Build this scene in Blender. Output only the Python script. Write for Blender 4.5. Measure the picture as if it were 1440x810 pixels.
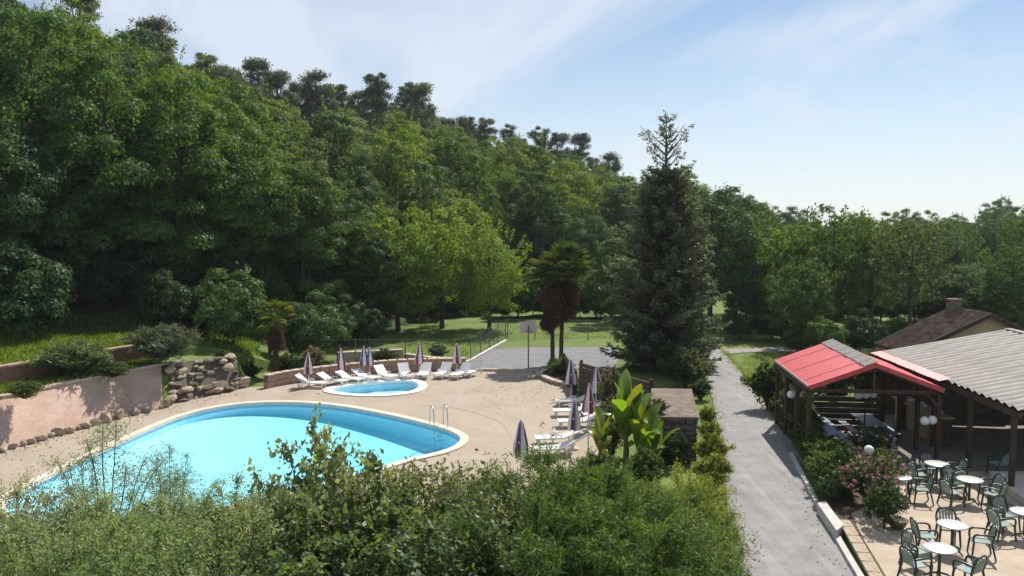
import bpy, bmesh, math, random
import numpy as np
from mathutils import Vector, Matrix
R = math.radians
sc = bpy.context.scene
for o in list(bpy.data.objects): bpy.data.objects.remove(o)
COL = sc.collection

# ------------------------------------------------------------------ camera
FPX, YH, CAMZ = 1120.0, 320.0, 8.0          # focal length in photo pixels, horizon row, eye height
PITCH = math.atan((405 - YH) / FPX)
cam = bpy.data.cameras.new('camera'); cam.sensor_width = 36; cam.lens = 28; cam.clip_end = 5000; cam.clip_start = .1
co = bpy.data.objects.new('camera', cam); COL.objects.link(co)
co.location = (0, 0, CAMZ); co.rotation_euler = (math.pi/2 - PITCH, 0, 0)
sc.camera = co
sc.render.resolution_x = 1024; sc.render.resolution_y = 576
# ------------------------------------------------------------------ light
SUN_EL = R(51); SHADOW = Vector((-.5, -.87, 0)).normalized()     # where shadows fall on the ground
sd = Vector((SHADOW.x*math.cos(SUN_EL), SHADOW.y*math.cos(SUN_EL), -math.sin(SUN_EL)))
sun = bpy.data.lights.new('sun', 'SUN'); sun.energy = 5.0; sun.angle = R(.53); sun.color = (1, .94, .85)
so = bpy.data.objects.new('sun', sun); COL.objects.link(so); so.rotation_euler = sd.to_track_quat('-Z', 'Y').to_euler()
w = bpy.data.worlds.new('World'); sc.world = w; w.use_nodes = True
nt = w.node_tree; nt.nodes.clear()
def wn(t, **k):
    n = nt.nodes.new(t)
    for a, b in k.items(): setattr(n, a, b)
    return n
wl = nt.links.new
sky = wn('ShaderNodeTexSky', sky_type='NISHITA'); sky.sun_disc = False
sky.sun_elevation = SUN_EL; sky.sun_rotation = math.atan2(-sd.x, -sd.y)
sky.air_density = 1.0; sky.dust_density = .08; sky.ozone_density = 1.2
tc = wn('ShaderNodeTexCoord'); sep = wn('ShaderNodeSeparateXYZ'); wl(tc.outputs['Generated'], sep.inputs[0])
zz = wn('ShaderNodeMath', operation='MAXIMUM'); wl(sep.outputs[2], zz.inputs[0]); zz.inputs[1].default_value = 0
zz2 = wn('ShaderNodeMath', operation='ADD'); wl(zz.outputs[0], zz2.inputs[0]); zz2.inputs[1].default_value = .22
dx = wn('ShaderNodeMath', operation='DIVIDE'); wl(sep.outputs[0], dx.inputs[0]); wl(zz2.outputs[0], dx.inputs[1])
dy = wn('ShaderNodeMath', operation='DIVIDE'); wl(sep.outputs[1], dy.inputs[0]); wl(zz2.outputs[0], dy.inputs[1])
cmb = wn('ShaderNodeCombineXYZ'); wl(dx.outputs[0], cmb.inputs[0]); wl(dy.outputs[0], cmb.inputs[1])
mp = wn('ShaderNodeMapping'); mp.vector_type = 'TEXTURE'; mp.inputs['Rotation'].default_value = (0, 0, R(17)); mp.inputs['Scale'].default_value = (.85, 2.3, 1); mp.inputs['Location'].default_value = (1.25, .9, 0)
wl(cmb.outputs[0], mp.inputs[0])
n1 = wn('ShaderNodeTexNoise'); n1.inputs['Scale'].default_value = 1.15; n1.inputs['Detail'].default_value = 7; n1.inputs['Roughness'].default_value = .52; n1.inputs['Distortion'].default_value = .9
wl(mp.outputs[0], n1.inputs[0])
cr = wn('ShaderNodeValToRGB'); cr.color_ramp.elements[0].position = .42; cr.color_ramp.elements[1].position = .60
cr.color_ramp.elements[0].color = (.05, .05, .05, 1); cr.color_ramp.elements[1].color = (.85, .85, .85, 1)
wl(n1.outputs[0], cr.inputs[0])
hzr = wn('ShaderNodeMapRange'); hzr.inputs[1].default_value = .26; hzr.inputs[2].default_value = 0; hzr.inputs[4].default_value = .7; wl(zz.outputs[0], hzr.inputs[0])
mxx = wn('ShaderNodeMath', operation='MAXIMUM'); wl(cr.outputs[0], mxx.inputs[0]); wl(hzr.outputs[0], mxx.inputs[1])
mx = wn('ShaderNodeMix', data_type='RGBA'); wl(mxx.outputs[0], mx.inputs[0]); wl(sky.outputs[0], mx.inputs[6]); mx.inputs[7].default_value = (7.3, 7.95, 9.0, 1)
bg = wn('ShaderNodeBackground'); bg.inputs[1].default_value = .079; wl(mx.outputs[2], bg.inputs[0])
wo = wn('ShaderNodeOutputWorld'); wl(bg.outputs[0], wo.inputs[0])
sc.view_settings.view_transform = 'Standard'; sc.view_settings.look = 'None'; sc.view_settings.gamma = 1
sc.view_settings.use_curve_mapping = False; sc.view_settings.exposure = 0.43

# ------------------------------------------------------------------ helpers
def px(x, y, z=0.0):
    """ground point (height z) seen at a photo pixel"""
    u = (x-720)/FPX; v = (405-y)/FPX
    dy_ = math.cos(PITCH) + v*math.sin(PITCH); dz_ = -math.sin(PITCH) + v*math.cos(PITCH)
    t = (z-CAMZ)/dz_
    return Vector((u*t, dy_*t, z))
def pxd(x, y, Y):
    u = (x-720)/FPX; v = (405-y)/FPX
    dy_ = math.cos(PITCH) + v*math.sin(PITCH); dz_ = -math.sin(PITCH) + v*math.cos(PITCH)
    t = Y/dy_
    return Vector((u*t, Y, CAMZ+dz_*t))
def U(X, Y): return 720 + FPX*X/max(Y, .01)
def tag(o, label=None, cat=None, group=None, kind=None):
    if label: o['label'] = label
    if cat: o['category'] = cat
    if group: o['group'] = group
    if kind: o['kind'] = kind
    return o
def empty(name, loc=(0,0,0), rz=0, label=None, cat=None, group=None):
    o = bpy.data.objects.new(name, None); COL.objects.link(o); o.location = loc; o.rotation_euler = (0,0,rz); o.empty_display_size = .2
    return tag(o, label, cat, group)
def link(name, me, parent=None, mats=None):
    o = bpy.data.objects.new(name, me); COL.objects.link(o)
    if mats is not None and len(me.materials) == 0:
        for m in (mats if isinstance(mats, (list, tuple)) else [mats]): me.materials.append(m)
    if parent: o.parent = parent
    return o
def dup(root, loc=None, rz=None, scale=None, parent=None):
    r = root.copy(); COL.objects.link(r)
    if parent: r.parent = parent
    if loc is not None: r.location = loc
    if rz is not None: r.rotation_euler = (0,0,rz)
    if scale is not None: r.scale = (scale,)*3 if not hasattr(scale, '__len__') else scale
    for ch in list(root.children): dup(ch, parent=r)
    return r
class MB:
    def __init__(s): s.v = []; s.f = []; s.m = []; s.smooth = []
    def add(s, vs, fs, mi=0, sm=False):
        b = len(s.v); s.v += [tuple(p) for p in vs]
        for f in fs: s.f.append(tuple(b+i for i in f)); s.m.append(mi); s.smooth.append(sm)
    def box(s, c, d, rz=0, mi=0, M=None, taper=1):
        x, y, z = d[0]/2, d[1]/2, d[2]/2
        vs = [Vector((i*x*(taper if k > 0 else 1), j*y*(taper if k > 0 else 1), k*z)) for k in (-1,1) for j in (-1,1) for i in (-1,1)]
        Q = Matrix.Rotation(rz, 4, 'Z') if M is None else M
        vs = [Q @ p + Vector(c) for p in vs]
        s.add(vs, [(0,2,3,1),(4,5,7,6),(0,1,5,4),(1,3,7,5),(3,2,6,7),(2,0,4,6)], mi)
        return s
    def tube(s, pts, r, n=8, mi=0, cap=True, sm=True):
        pts = [Vector(p) for p in pts]; rs = r if hasattr(r, '__len__') else [r]*len(pts)
        vs = []; fs = []; up = Vector((0,0,1))
        t0 = (pts[1]-pts[0]).normalized(); a = t0.orthogonal().normalized()
        for i, p in enumerate(pts):
            t = (pts[min(i+1, len(pts)-1)]-pts[max(i-1, 0)]).normalized()
            a = (a - t*a.dot(t)); a = a.normalized() if a.length > 1e-5 else t.orthogonal().normalized()
            b = t.cross(a)
            for k in range(n):
                g = 2*math.pi*k/n; vs.append(p + (a*math.cos(g)+b*math.sin(g))*rs[i])
        for i in range(len(pts)-1):
            for k in range(n):
                k2 = (k+1) % n; fs.append((i*n+k, i*n+k2, (i+1)*n+k2, (i+1)*n+k))
        s.add(vs, fs, mi, sm)
        if cap:
            b = len(pts)-1
            s.add(vs[:n], [tuple(range(n))[::-1]], mi); s.add(vs[b*n:], [tuple(range(n))], mi)
        return s
    def lathe(s, prof, n=16, mi=0, c=(0,0,0), sm=True):
        vs = []; fs = []
        for r, z in prof:
            for k in range(n):
                g = 2*math.pi*k/n; vs.append((c[0]+r*math.cos(g), c[1]+r*math.sin(g), c[2]+z))
        for i in range(len(prof)-1):
            for k in range(n):
                k2 = (k+1) % n; fs.append((i*n+k, i*n+k2, (i+1)*n+k2, (i+1)*n+k))
        s.add(vs, fs, mi, sm); return s
    def prism(s, poly, z0, z1, mi=0):
        n = len(poly); vs = [(p[0], p[1], z0) for p in poly] + [(p[0], p[1], z1) for p in poly]
        fs = [tuple(range(n, 2*n)), tuple(range(n))[::-1]] + [(i, (i+1) % n, n+(i+1) % n, n+i) for i in range(n)]
        s.add(vs, fs, mi); return s
    def mesh(s, name='mesh', mats=None):
        me = bpy.data.meshes.new(name); me.from_pydata(s.v, [], s.f)
        me.polygons.foreach_set('material_index', s.m); me.polygons.foreach_set('use_smooth', s.smooth)
        for m in (mats if isinstance(mats, (list, tuple)) else [mats] if mats else []): me.materials.append(m)
        me.update(); return me
    def obj(s, name, mats, parent=None): return link(name, s.mesh(name, mats), parent)
def fill(name, loops, mat, z=None):
    """flat sheet from an outer loop and holes"""
    bm = bmesh.new(); es = []
    for lp in loops:
        vs = [bm.verts.new((p[0], p[1], (p[2] if len(p) > 2 else 0) if z is None else z)) for p in lp]
        es += [bm.edges.new((vs[i], vs[(i+1) % len(vs)])) for i in range(len(vs))]
    bmesh.ops.triangle_fill(bm, edges=es, use_beauty=True, use_dissolve=False, normal=(0,0,1))
    for f in bm.faces:
        if f.normal.z < 0: f.normal_flip()
    me = bpy.data.meshes.new(name); bm.to_mesh(me); bm.free(); me.materials.append(mat)
    return me
def crom(pts, n=6, closed=True):
    out = []; N = len(pts); P = [Vector(p) for p in pts]
    rng_ = range(N) if closed else range(N-1)
    for i in rng_:
        g = lambda k: P[k % N] if closed else P[max(0, min(N-1, k))]
        a, b, c, d = g(i-1), g(i), g(i+1), g(i+2)
        for j in range(n):
            t = j/n
            out.append(.5*((2*b)+(c-a)*t+(2*a-5*b+4*c-d)*t*t+(3*b-a-3*c+d)*t**3))
    if not closed: out.append(P[-1])
    return out
def offset(loop, d):
    n = len(loop); out = []
    for i in range(n):
        t = (loop[(i+1) % n]-loop[i-1]); t.z = 0; t.normalize()
        out.append(loop[i] + Vector((t.y, -t.x, 0))*d)
    return out

# ------------------------------------------------------------------ materials
def mat(name, col, rough=.75, col2=None, scale=4, bump=0, bscale=None, detail=5, spec=.3, metal=0, lo=.35, hi=.65, coords='Object', stretch=None):
    m = bpy.data.materials.new(name); m.use_nodes = True; t = m.node_tree; b = t.nodes['Principled BSDF']
    b.inputs['Roughness'].default_value = rough; b.inputs['Specular IOR Level'].default_value = spec; b.inputs['Metallic'].default_value = metal
    b.inputs['Base Color'].default_value = (*col, 1)
    if col2 is not None or bump:
        tcn = t.nodes.new('ShaderNodeTexCoord'); src = tcn.outputs[coords]
        if stretch:
            mpn = t.nodes.new('ShaderNodeMapping'); mpn.inputs['Scale'].default_value = stretch; t.links.new(src, mpn.inputs[0]); src = mpn.outputs[0]
    if col2 is not None:
        n = t.nodes.new('ShaderNodeTexNoise'); n.inputs['Scale'].default_value = scale; n.inputs['Detail'].default_value = detail; n.inputs['Roughness'].default_value = .62
        t.links.new(src, n.inputs[0])
        r = t.nodes.new('ShaderNodeValToRGB'); r.color_ramp.elements[0].position = lo; r.color_ramp.elements[1].position = hi
        r.color_ramp.elements[0].color = (*col, 1); r.color_ramp.elements[1].color = (*col2, 1)
        t.links.new(n.outputs[0], r.inputs[0]); t.links.new(r.outputs[0], b.inputs['Base Color'])
    if bump:
        n2 = t.nodes.new('ShaderNodeTexNoise'); n2.inputs['Scale'].default_value = bscale or scale*6; n2.inputs['Detail'].default_value = 4
        t.links.new(src, n2.inputs[0]); bp = t.nodes.new('ShaderNodeBump'); bp.inputs['Strength'].default_value = bump; bp.inputs['Distance'].default_value = .05
        t.links.new(n2.outputs[0], bp.inputs['Height']); t.links.new(bp.outputs[0], b.inputs['Normal'])
    return m
def layer(m, col, scale, lo, hi, amount=1.0, coords='Object', stretch=None, detail=6):
    """stains laid over a material's colour"""
    t = m.node_tree; b = t.nodes['Principled BSDF']; ip = b.inputs['Base Color']
    tcn = t.nodes.new('ShaderNodeTexCoord'); src = tcn.outputs[coords]
    if stretch:
        mpn = t.nodes.new('ShaderNodeMapping'); mpn.inputs['Scale'].default_value = stretch; t.links.new(src, mpn.inputs[0]); src = mpn.outputs[0]
    n = t.nodes.new('ShaderNodeTexNoise'); n.inputs['Scale'].default_value = scale; n.inputs['Detail'].default_value = detail; n.inputs['Roughness'].default_value = .6
    t.links.new(src, n.inputs[0])
    mr = t.nodes.new('ShaderNodeMapRange'); mr.inputs[1].default_value = lo; mr.inputs[2].default_value = hi; mr.inputs[4].default_value = amount
    t.links.new(n.outputs[0], mr.inputs[0]); mxn = t.nodes.new('ShaderNodeMix'); mxn.data_type = 'RGBA'
    t.links.new(mr.outputs[0], mxn.inputs[0])
    if ip.is_linked: t.links.new(ip.links[0].from_socket, mxn.inputs[6])
    else: mxn.inputs[6].default_value = ip.default_value
    mxn.inputs[7].default_value = (*col, 1); t.links.new(mxn.outputs[2], ip)
    return m
def leafmat(name, trans=.35, gloss=.05, rough=.45, tcol=(1.35, 1.25, .5), objcol=True, col=(.06,.11,.03)):
    """leaf colour = the plant's own colour (object colour) varied leaf by leaf"""
    m = bpy.data.materials.new(name); m.use_nodes = True; t = m.node_tree; t.nodes.clear()
    N = t.nodes.new; L = t.links.new
    oi = N('ShaderNodeObjectInfo'); at = N('ShaderNodeAttribute'); at.attribute_name = 'tint'
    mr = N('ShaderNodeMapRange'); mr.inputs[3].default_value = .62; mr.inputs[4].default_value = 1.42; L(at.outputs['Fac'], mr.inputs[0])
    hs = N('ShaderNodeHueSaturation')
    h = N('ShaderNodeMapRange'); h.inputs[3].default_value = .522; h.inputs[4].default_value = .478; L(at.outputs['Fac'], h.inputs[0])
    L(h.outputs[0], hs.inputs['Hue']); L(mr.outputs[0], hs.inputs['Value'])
    if objcol: L(oi.outputs['Color'], hs.inputs['Color'])
    else: hs.inputs['Color'].default_value = (*col, 1)
    d = N('ShaderNodeBsdfDiffuse'); L(hs.outputs[0], d.inputs[0])
    tm = N('ShaderNodeMix'); tm.data_type = 'RGBA'; tm.blend_type = 'MULTIPLY'; tm.inputs[0].default_value = 1; L(hs.outputs[0], tm.inputs[6]); tm.inputs[7].default_value = (*tcol, 1)
    tr = N('ShaderNodeBsdfTranslucent'); L(tm.outputs[2], tr.inputs[0])
    ms = N('ShaderNodeMixShader'); ms.inputs[0].default_value = trans; L(d.outputs[0], ms.inputs[1]); L(tr.outputs[0], ms.inputs[2])
    g = N('ShaderNodeBsdfGlossy'); g.inputs['Roughness'].default_value = rough; g.inputs[0].default_value = (.9, .95, 1, 1)
    m2 = N('ShaderNodeMixShader'); m2.inputs[0].default_value = gloss; L(ms.outputs[0], m2.inputs[1]); L(g.outputs[0], m2.inputs[2])
    o = N('ShaderNodeOutputMaterial'); L(m2.outputs[0], o.inputs[0])
    return m
M = {}
M['leaf'] = leafmat('foliage leaves', .5, .012)
M['needle'] = leafmat('conifer needles', .36, .015, tcol=(1.2, 1.2, .7))
M['glossleaf'] = leafmat('glossy shrub leaves', .48, .025, .5, tcol=(1.4, 1.35, .65))
M['paleleaf'] = leafmat('pale fine leaves', .52, .02, .5, tcol=(1.4, 1.4, .8))
M['bigleaf'] = leafmat('broad banana leaf', .55, .05, .35, tcol=(1.6, 1.35, .3))
M['bark'] = mat('rough brown bark', (.055, .042, .032), .9, (.11, .09, .07), 6, .6, 18, stretch=(1, 1, .25))
M['palmbark'] = mat('fibrous palm trunk', (.05, .035, .022), .95, (.12, .085, .055), 9, .8, 30)
M['ground'] = mat('meadow and wood floor', (.085, .14, .028), .95, (.15, .195, .045), .35, .5, 9)
layer(M['ground'], (.16, .15, .07), 1.3, .55, .75, .5); layer(M['ground'], (.07, .115, .025), .12, .5, .62, .5)
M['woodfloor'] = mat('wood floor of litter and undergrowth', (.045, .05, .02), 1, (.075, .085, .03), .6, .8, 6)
M['road'] = mat('worn pale asphalt drive', (0.216,0.208,0.204), .92, (0.299,0.289,0.281), 1.4, .5, 60, lo=.3, hi=.7)
layer(M['road'], (0.156,0.152,0.147), 1.6, .52, .74, .6, stretch=(1.8, .12, 1)); layer(M['road'], (0.386,0.373,0.354), 1.3, .55, .75, .6, stretch=(1.8, .1, 1)); layer(M['road'], (0.368,0.359,0.340), 28, .6, .72, .5); layer(M['road'], (0.120,0.115,0.106), 5, .62, .72, .6)
M['deck'] = mat('sand coloured pool deck concrete', (0.317,0.262,0.202), .9, (0.377,0.317,0.248), .5, .2, 70, lo=.3, hi=.7)
layer(M['deck'], (0.248,0.202,0.152), 1.8, .55, .8, .6); layer(M['deck'], (0.423,0.363,0.290), 22, .58, .74, .45); layer(M['deck'], (0.230,0.189,0.143), .35, .56, .72, .5); layer(M['deck'], (0.202,0.166,0.129), 7, .66, .74, .5)
M['strip'] = mat('grey drain paving', (.30, .25, .21), .9, (.39, .33, .275), 6, .3, 40)
M['coping'] = mat('pale pool coping', (0.558,0.468,0.378), .75, (0.648,0.558,0.468), 3, .15, 40)
M['whitecoping'] = mat('white pool coping', (.76, .74, .70), .7, (.84, .82, .78), 3)
M['liner'] = mat('light blue pool liner', (.47, .80, .93), .6, (.51, .82, .94), 1.2, detail=2)
M['linerband'] = mat('blue waterline band', (.17, .42, .62), .5, (.22, .48, .66), 5)
M['pinkbank'] = mat('pink brick paved bank', (.52, .355, .275), .9, (.61, .445, .36), 1.3, .4, 25)
layer(M['pinkbank'], (.36, .26, .21), 2.2, .55, .78, .6); layer(M['pinkbank'], (.60, .44, .37), 14, .56, .7, .5)
M['redwall'] = mat('red brown render', (.26, .13, .09), .95, (.34, .19, .14), 3, .4, 20)
M['stone'] = mat('tan field stone', (.31, .245, .175), .92, (.45, .37, .27), 3, .6, 14)
layer(M['stone'], (.17, .14, .10), 5, .56, .72, .7)
M['darkstone'] = mat('weathered brown stone', (.12, .10, .075), .95, (.2, .17, .13), 4, .6, 16)
layer(M['darkstone'], (.06, .075, .035), 3, .5, .65, .7)
M['mortar'] = mat('recessed mortar', (.11, .09, .07), .98, (.17, .145, .115), 8, .3)
M['brickwall'] = mat('pink brown wall block', (.34, .225, .17), .93, (.43, .30, .235), 4, .4, 20)
M['wallcap'] = mat('tan wall coping', (.42, .33, .25), .9, (.52, .42, .33), 4, .3)
M['timber'] = mat('dark stained timber', (.045, .03, .022), .8, (.085, .058, .04), 8, .3, stretch=(1, 1, .2))
M['board'] = mat('weathered dark boards', (.06, .048, .038), .9, (.12, .095, .075), 6, .4, stretch=(.3, 1, 1))
M['redmetal'] = mat('sun faded red roof sheet', (.52, .06, .07), .5, (.60, .095, .10), .8, spec=.35)
layer(M['redmetal'], (.62, .17, .165), 1.7, .52, .75, .6, stretch=(1, .3, 1)); layer(M['redmetal'], (.34, .06, .06), 3.2, .56, .74, .65, stretch=(2.2, .3, 1)); layer(M['redmetal'], (.66, .30, .28), 14, .64, .74, .5)
M['fibre'] = mat('weathered grey corrugated sheet', (.29, .268, .243), .85, (.40, .372, .34), 1.1, .1)
layer(M['fibre'], (.17, .155, .135), 2.0, .48, .68, .8, stretch=(2.6, .22, 1)); layer(M['fibre'], (.47, .445, .41), 9, .6, .72, .5)
M['tile'] = mat('brown clay tile', (.10, .066, .05), .9, (.19, .125, .095), 5, .4)
M['render'] = mat('tan wall render', (.44, .32, .19), .92, (.53, .40, .255), 1.2, .2)
M['white'] = mat('white plastic', (.78, .78, .76), .35, (.70, .70, .68), 3, spec=.5)
M['metal'] = mat('galvanised steel', (.5, .5, .5), .35, metal=.9)
M['post'] = mat('grey green fence steel', (.14, .16, .15), .6, (.2, .22, .2), 4)
M['wire'] = mat('fence wire', (.2, .22, .21), .5, metal=.4)
M['purple'] = mat('faded burgundy cloth', (.22, .045, .075), .9, (.29, .075, .11), 6)
M['violet'] = mat('faded violet cloth', (.11, .075, .15), .9, (.17, .12, .21), 6)
M['cloth'] = mat('off white cloth', (.74, .70, .68), .9, (.64, .59, .59), 5)
M['greenplastic'] = mat('dark green plastic', (.018, .045, .035), .32, spec=.5)
M['palegreen'] = mat('grey green plastic slats', (.22, .28, .25), .3, (.27, .33, .30), 4, spec=.5)
M['tabletop'] = mat('pale table top', (.42, .44, .43), .35, (.50, .51, .50), 3, spec=.5)
M['patio'] = mat('beige patio gravel', (0.380,0.309,0.233), .95, (0.494,0.408,0.318), 1.2, .5, 60)
layer(M['patio'], (.30, .24, .18), 2.5, .55, .78, .6); layer(M['patio'], (.62, .54, .44), 40, .58, .7, .5)
M['slab'] = mat('pale concrete slab', (.52, .46, .385), .9, (.62, .56, .48), 2, .2)
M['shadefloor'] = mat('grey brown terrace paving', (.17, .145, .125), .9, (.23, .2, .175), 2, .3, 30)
M['soil'] = mat('dark planting soil', (.075, .055, .04), 1, (.13, .10, .07), 5, .8, 30)
M['court'] = mat('grey court asphalt', (.155, .155, .168), .92, (.21, .21, .22), 1.2, .2, 50)
M['globe'] = mat('white opal globe', (.82, .82, .80), .3, spec=.5)
M['bluetop'] = mat('blue grey table top', (.17, .21, .27), .4, (.22, .26, .32), 4)
M['dead'] = leafmat('dry brown fronds', .25, .01, objcol=False, col=(.125, .078, .046), tcol=(1.1, 1, .7))
M['court_line'] = mat('worn white line', (.55, .55, .54), .9)
M['wood'] = mat('pale wood', (.36, .26, .16), .8, (.45, .34, .22), 6, stretch=(1, .2, 1))
M['kerb'] = mat('pale concrete kerb', (.42, .395, .36), .9, (.54, .51, .47), 3, .3)
def brickbump(m, scale, col_mortar, amt):
    t = m.node_tree; b = t.nodes['Principled BSDF']
    g = t.nodes.new('ShaderNodeUVMap'); br = t.nodes.new('ShaderNodeTexBrick'); br.inputs['Scale'].default_value = scale
    br.inputs['Mortar Size'].default_value = .02; br.inputs['Color1'].default_value = (1,1,1,1); br.inputs['Color2'].default_value = (.86,.86,.86,1); br.inputs['Mortar'].default_value = (*col_mortar, 1)
    t.links.new(g.outputs[0], br.inputs[0])
    mxn = t.nodes.new('ShaderNodeMix'); mxn.data_type = 'RGBA'; mxn.blend_type = 'MULTIPLY'; mxn.inputs[0].default_value = amt
    ip = b.inputs['Base Color']; t.links.new(ip.links[0].from_socket, mxn.inputs[6]); t.links.new(br.outputs[0], mxn.inputs[7]); t.links.new(mxn.outputs[2], ip)
brickbump(M['pinkbank'], 3.2, (.62, .58, .56), .75)
# water: clear surface with Fresnel gloss, light lost in the water itself
wm = bpy.data.materials.new('pool water'); wm.use_nodes = True; t = wm.node_tree; t.nodes.clear()
tr = t.nodes.new('ShaderNodeBsdfTransparent'); gl = t.nodes.new('ShaderNodeBsdfGlossy'); gl.inputs['Roughness'].default_value = .06
fr = t.nodes.new('ShaderNodeFresnel'); fr.inputs[0].default_value = 1.22
tcn = t.nodes.new('ShaderNodeTexCoord'); nz = t.nodes.new('ShaderNodeTexNoise'); nz.inputs['Scale'].default_value = 2.2; nz.inputs['Detail'].default_value = 3; t.links.new(tcn.outputs['Object'], nz.inputs[0])
bp = t.nodes.new('ShaderNodeBump'); bp.inputs['Strength'].default_value = .45; bp.inputs['Distance'].default_value = .08; t.links.new(nz.outputs[0], bp.inputs['Height'])
t.links.new(bp.outputs[0], gl.inputs['Normal'])
ms = t.nodes.new('ShaderNodeMixShader'); t.links.new(fr.outputs[0], ms.inputs[0]); t.links.new(tr.outputs[0], ms.inputs[1]); t.links.new(gl.outputs[0], ms.inputs[2])
va = t.nodes.new('ShaderNodeVolumeAbsorption'); va.inputs['Color'].default_value = (.0, .84, .98, 1); va.inputs['Density'].default_value = .24
om = t.nodes.new('ShaderNodeOutputMaterial'); t.links.new(ms.outputs[0], om.inputs[0]); vs_ = t.nodes.new('ShaderNodeVolumeScatter'); vs_.inputs['Color'].default_value = (.10, .75, .95, 1); vs_.inputs['Density'].default_value = .06; ad = t.nodes.new('ShaderNodeAddShader'); t.links.new(va.outputs[0], ad.inputs[0]); t.links.new(vs_.outputs[0], ad.inputs[1]); t.links.new(ad.outputs[0], om.inputs['Volume'])
M['water'] = wm

# ------------------------------------------------------------------ terrain
def I(u, xs, ys): return float(np.interp(u, xs, ys))
def bank_lo(u): return I(u, [-400, 0, 100, 220, 340, 380, 720, 1000], [20.5, 28.6, 31.4, 35.2, 39.2, 42.5, 50, 50])
def bank_hi(u): return I(u, [-400, 0, 100, 220, 340, 380, 720, 1000], [21.6, 29.8, 32.7, 36.7, 40.2, 43.0, 50.5, 50.5])
def upw(u): return I(u, [-400, 0, 100, 220, 340, 380, 720, 1000], [23.5, 31.9, 34.8, 38.6, 42.0, 44.5, 51, 51])
def zbank(u): return I(u, [-400, 225, 326, 346], [1.62, 1.62, 1.5, 0])
def zterr(u): return I(u, [-400, 215, 300, 326, 400], [2.35, 2.35, 1.75, 1.5, 0.0])
FU = [-700, -200, 0, 270, 400, 540, 640, 760, 880, 1000, 1200, 1350, 1440, 1650, 2400]
FY = [34, 37, 41, 47, 52, 62, 70, 80, 82, 86, 95, 95, 90, 80, 60]
RY = [80, 100, 110, 125, 140, 150, 160, 175, 195, 205, 250, 220, 200, 170, 140]
ZU = [-700, -200, 0, 100, 270, 400, 540, 640, 760, 820, 880, 960, 1050, 1100, 1200, 1300, 1350, 1440, 1650, 2400]
ZR = [24, 27, 28, 26, 22.5, 20.5, 21, 18.8, 15.5, 14, 9.5, 8.5, 7, 2.5, 0, 0, 1.5, 5, 10, 14]
def foot(u): return I(u, FU, FY)
def ridge(u): return I(u, FU, RY)
def zfoot(u): return I(u, [-400, 215, 300, 420], [2.4, 2.4, 1.6, 0.1])
def zrid(u): return I(u, ZU, ZR)
def column(u):
    """depth / height profile of the land along one bearing"""
    f, r = foot(u), ridge(u); zf, zr = zfoot(u), max(zrid(u), zfoot(u))
    c = [(bank_lo(u), -.03), (bank_hi(u), zbank(u)-.03), (upw(u), zbank(u)), (upw(u)+.12, max(zterr(u), zbank(u))), (f, zf)]
    for k in range(1, 9):
        s = k/8; c.append((f+(r-f)*s, zf+(zr-zf)*(s**.85*(1-s)+s*(1-(1-s)**1.6))))
    c += [(r+40, zr*.96), (r+160, zr*.75), (500, zr*.4), (760, 0)]
    return c
def gz(X, Y):
    u = U(X, Y); c = column(u)
    return float(np.interp(Y, [a for a, b in c], [b for a, b in c]))
us = list(np.arange(-380, 1820, 20)); cols = []
for u in us:
    tx = (u-720)/FPX; cols.append([Vector((tx*Y, Y, z)) for Y, z in column(u)])
POOL = crom([px(*p) for p in [(8,716),(20,697),(100,655),(195,611),(262,584),(330,570),(400,566.5),(470,571),(540,583),(600,597),(637,609),(647,620),(625,634),(560,650),(470,678),(330,712),(160,733),(40,735)]], 5)[::-1]
KID = crom([px(*p) for p in [(466,549),(500,542),(545,537.5),(578,537),(589,543),(578,551),(540,555.5),(492,554.5)]], 5)[::-1]
def ccw(l):
    a = sum(l[i].x*l[(i+1) % len(l)].y-l[(i+1) % len(l)].x*l[i].y for i in range(len(l)))
    return l if a > 0 else l[::-1]
POOL = ccw(POOL); KID = ccw(KID)
bm = bmesh.new(); grid = [[bm.verts.new(p) for p in c] for c in cols]
for i in range(len(us)-1):
    for j in range(len(grid[0])-1):
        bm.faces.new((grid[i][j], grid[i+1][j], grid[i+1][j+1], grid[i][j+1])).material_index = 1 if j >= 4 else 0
back = [bm.verts.new(p) for p in ((800,20,-.03), (800,-760,-.03), (-800,-760,-.03), (-800,20,-.03))]
first = [g[0] for g in grid]
# side aprons
es = []
loop = first + [back[0], back[1], back[2], back[3]]
for i in range(len(loop)):
    a, b = loop[i], loop[(i+1) % len(loop)]
    e = bm.edges.get((a, b)) or bm.edges.new((a, b)); es.append(e)
for lp in (offset(POOL, .06), offset(KID, .06)):
    vs = [bm.verts.new((p.x, p.y, -.03)) for p in lp]
    es += [bm.edges.new((vs[i], vs[(i+1) % len(vs)])) for i in range(len(vs))]
bmesh.ops.triangle_fill(bm, edges=es, use_beauty=True, normal=(0,0,1))
for s_, g in ((-1, grid[0]), (1, grid[-1])):
    o1 = bm.verts.new((s_*900, 20, -.03)) if False else (back[3] if s_ < 0 else back[0])
    for j in range(len(g)-1):
        bm.faces.new((g[j], g[j+1], o1) if s_ > 0 else (g[j+1], g[j], o1))
bmesh.ops.recalc_face_normals(bm, faces=bm.faces)
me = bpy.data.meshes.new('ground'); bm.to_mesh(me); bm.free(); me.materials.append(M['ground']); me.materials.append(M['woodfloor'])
tag(link('ground', me), kind='structure')

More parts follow.
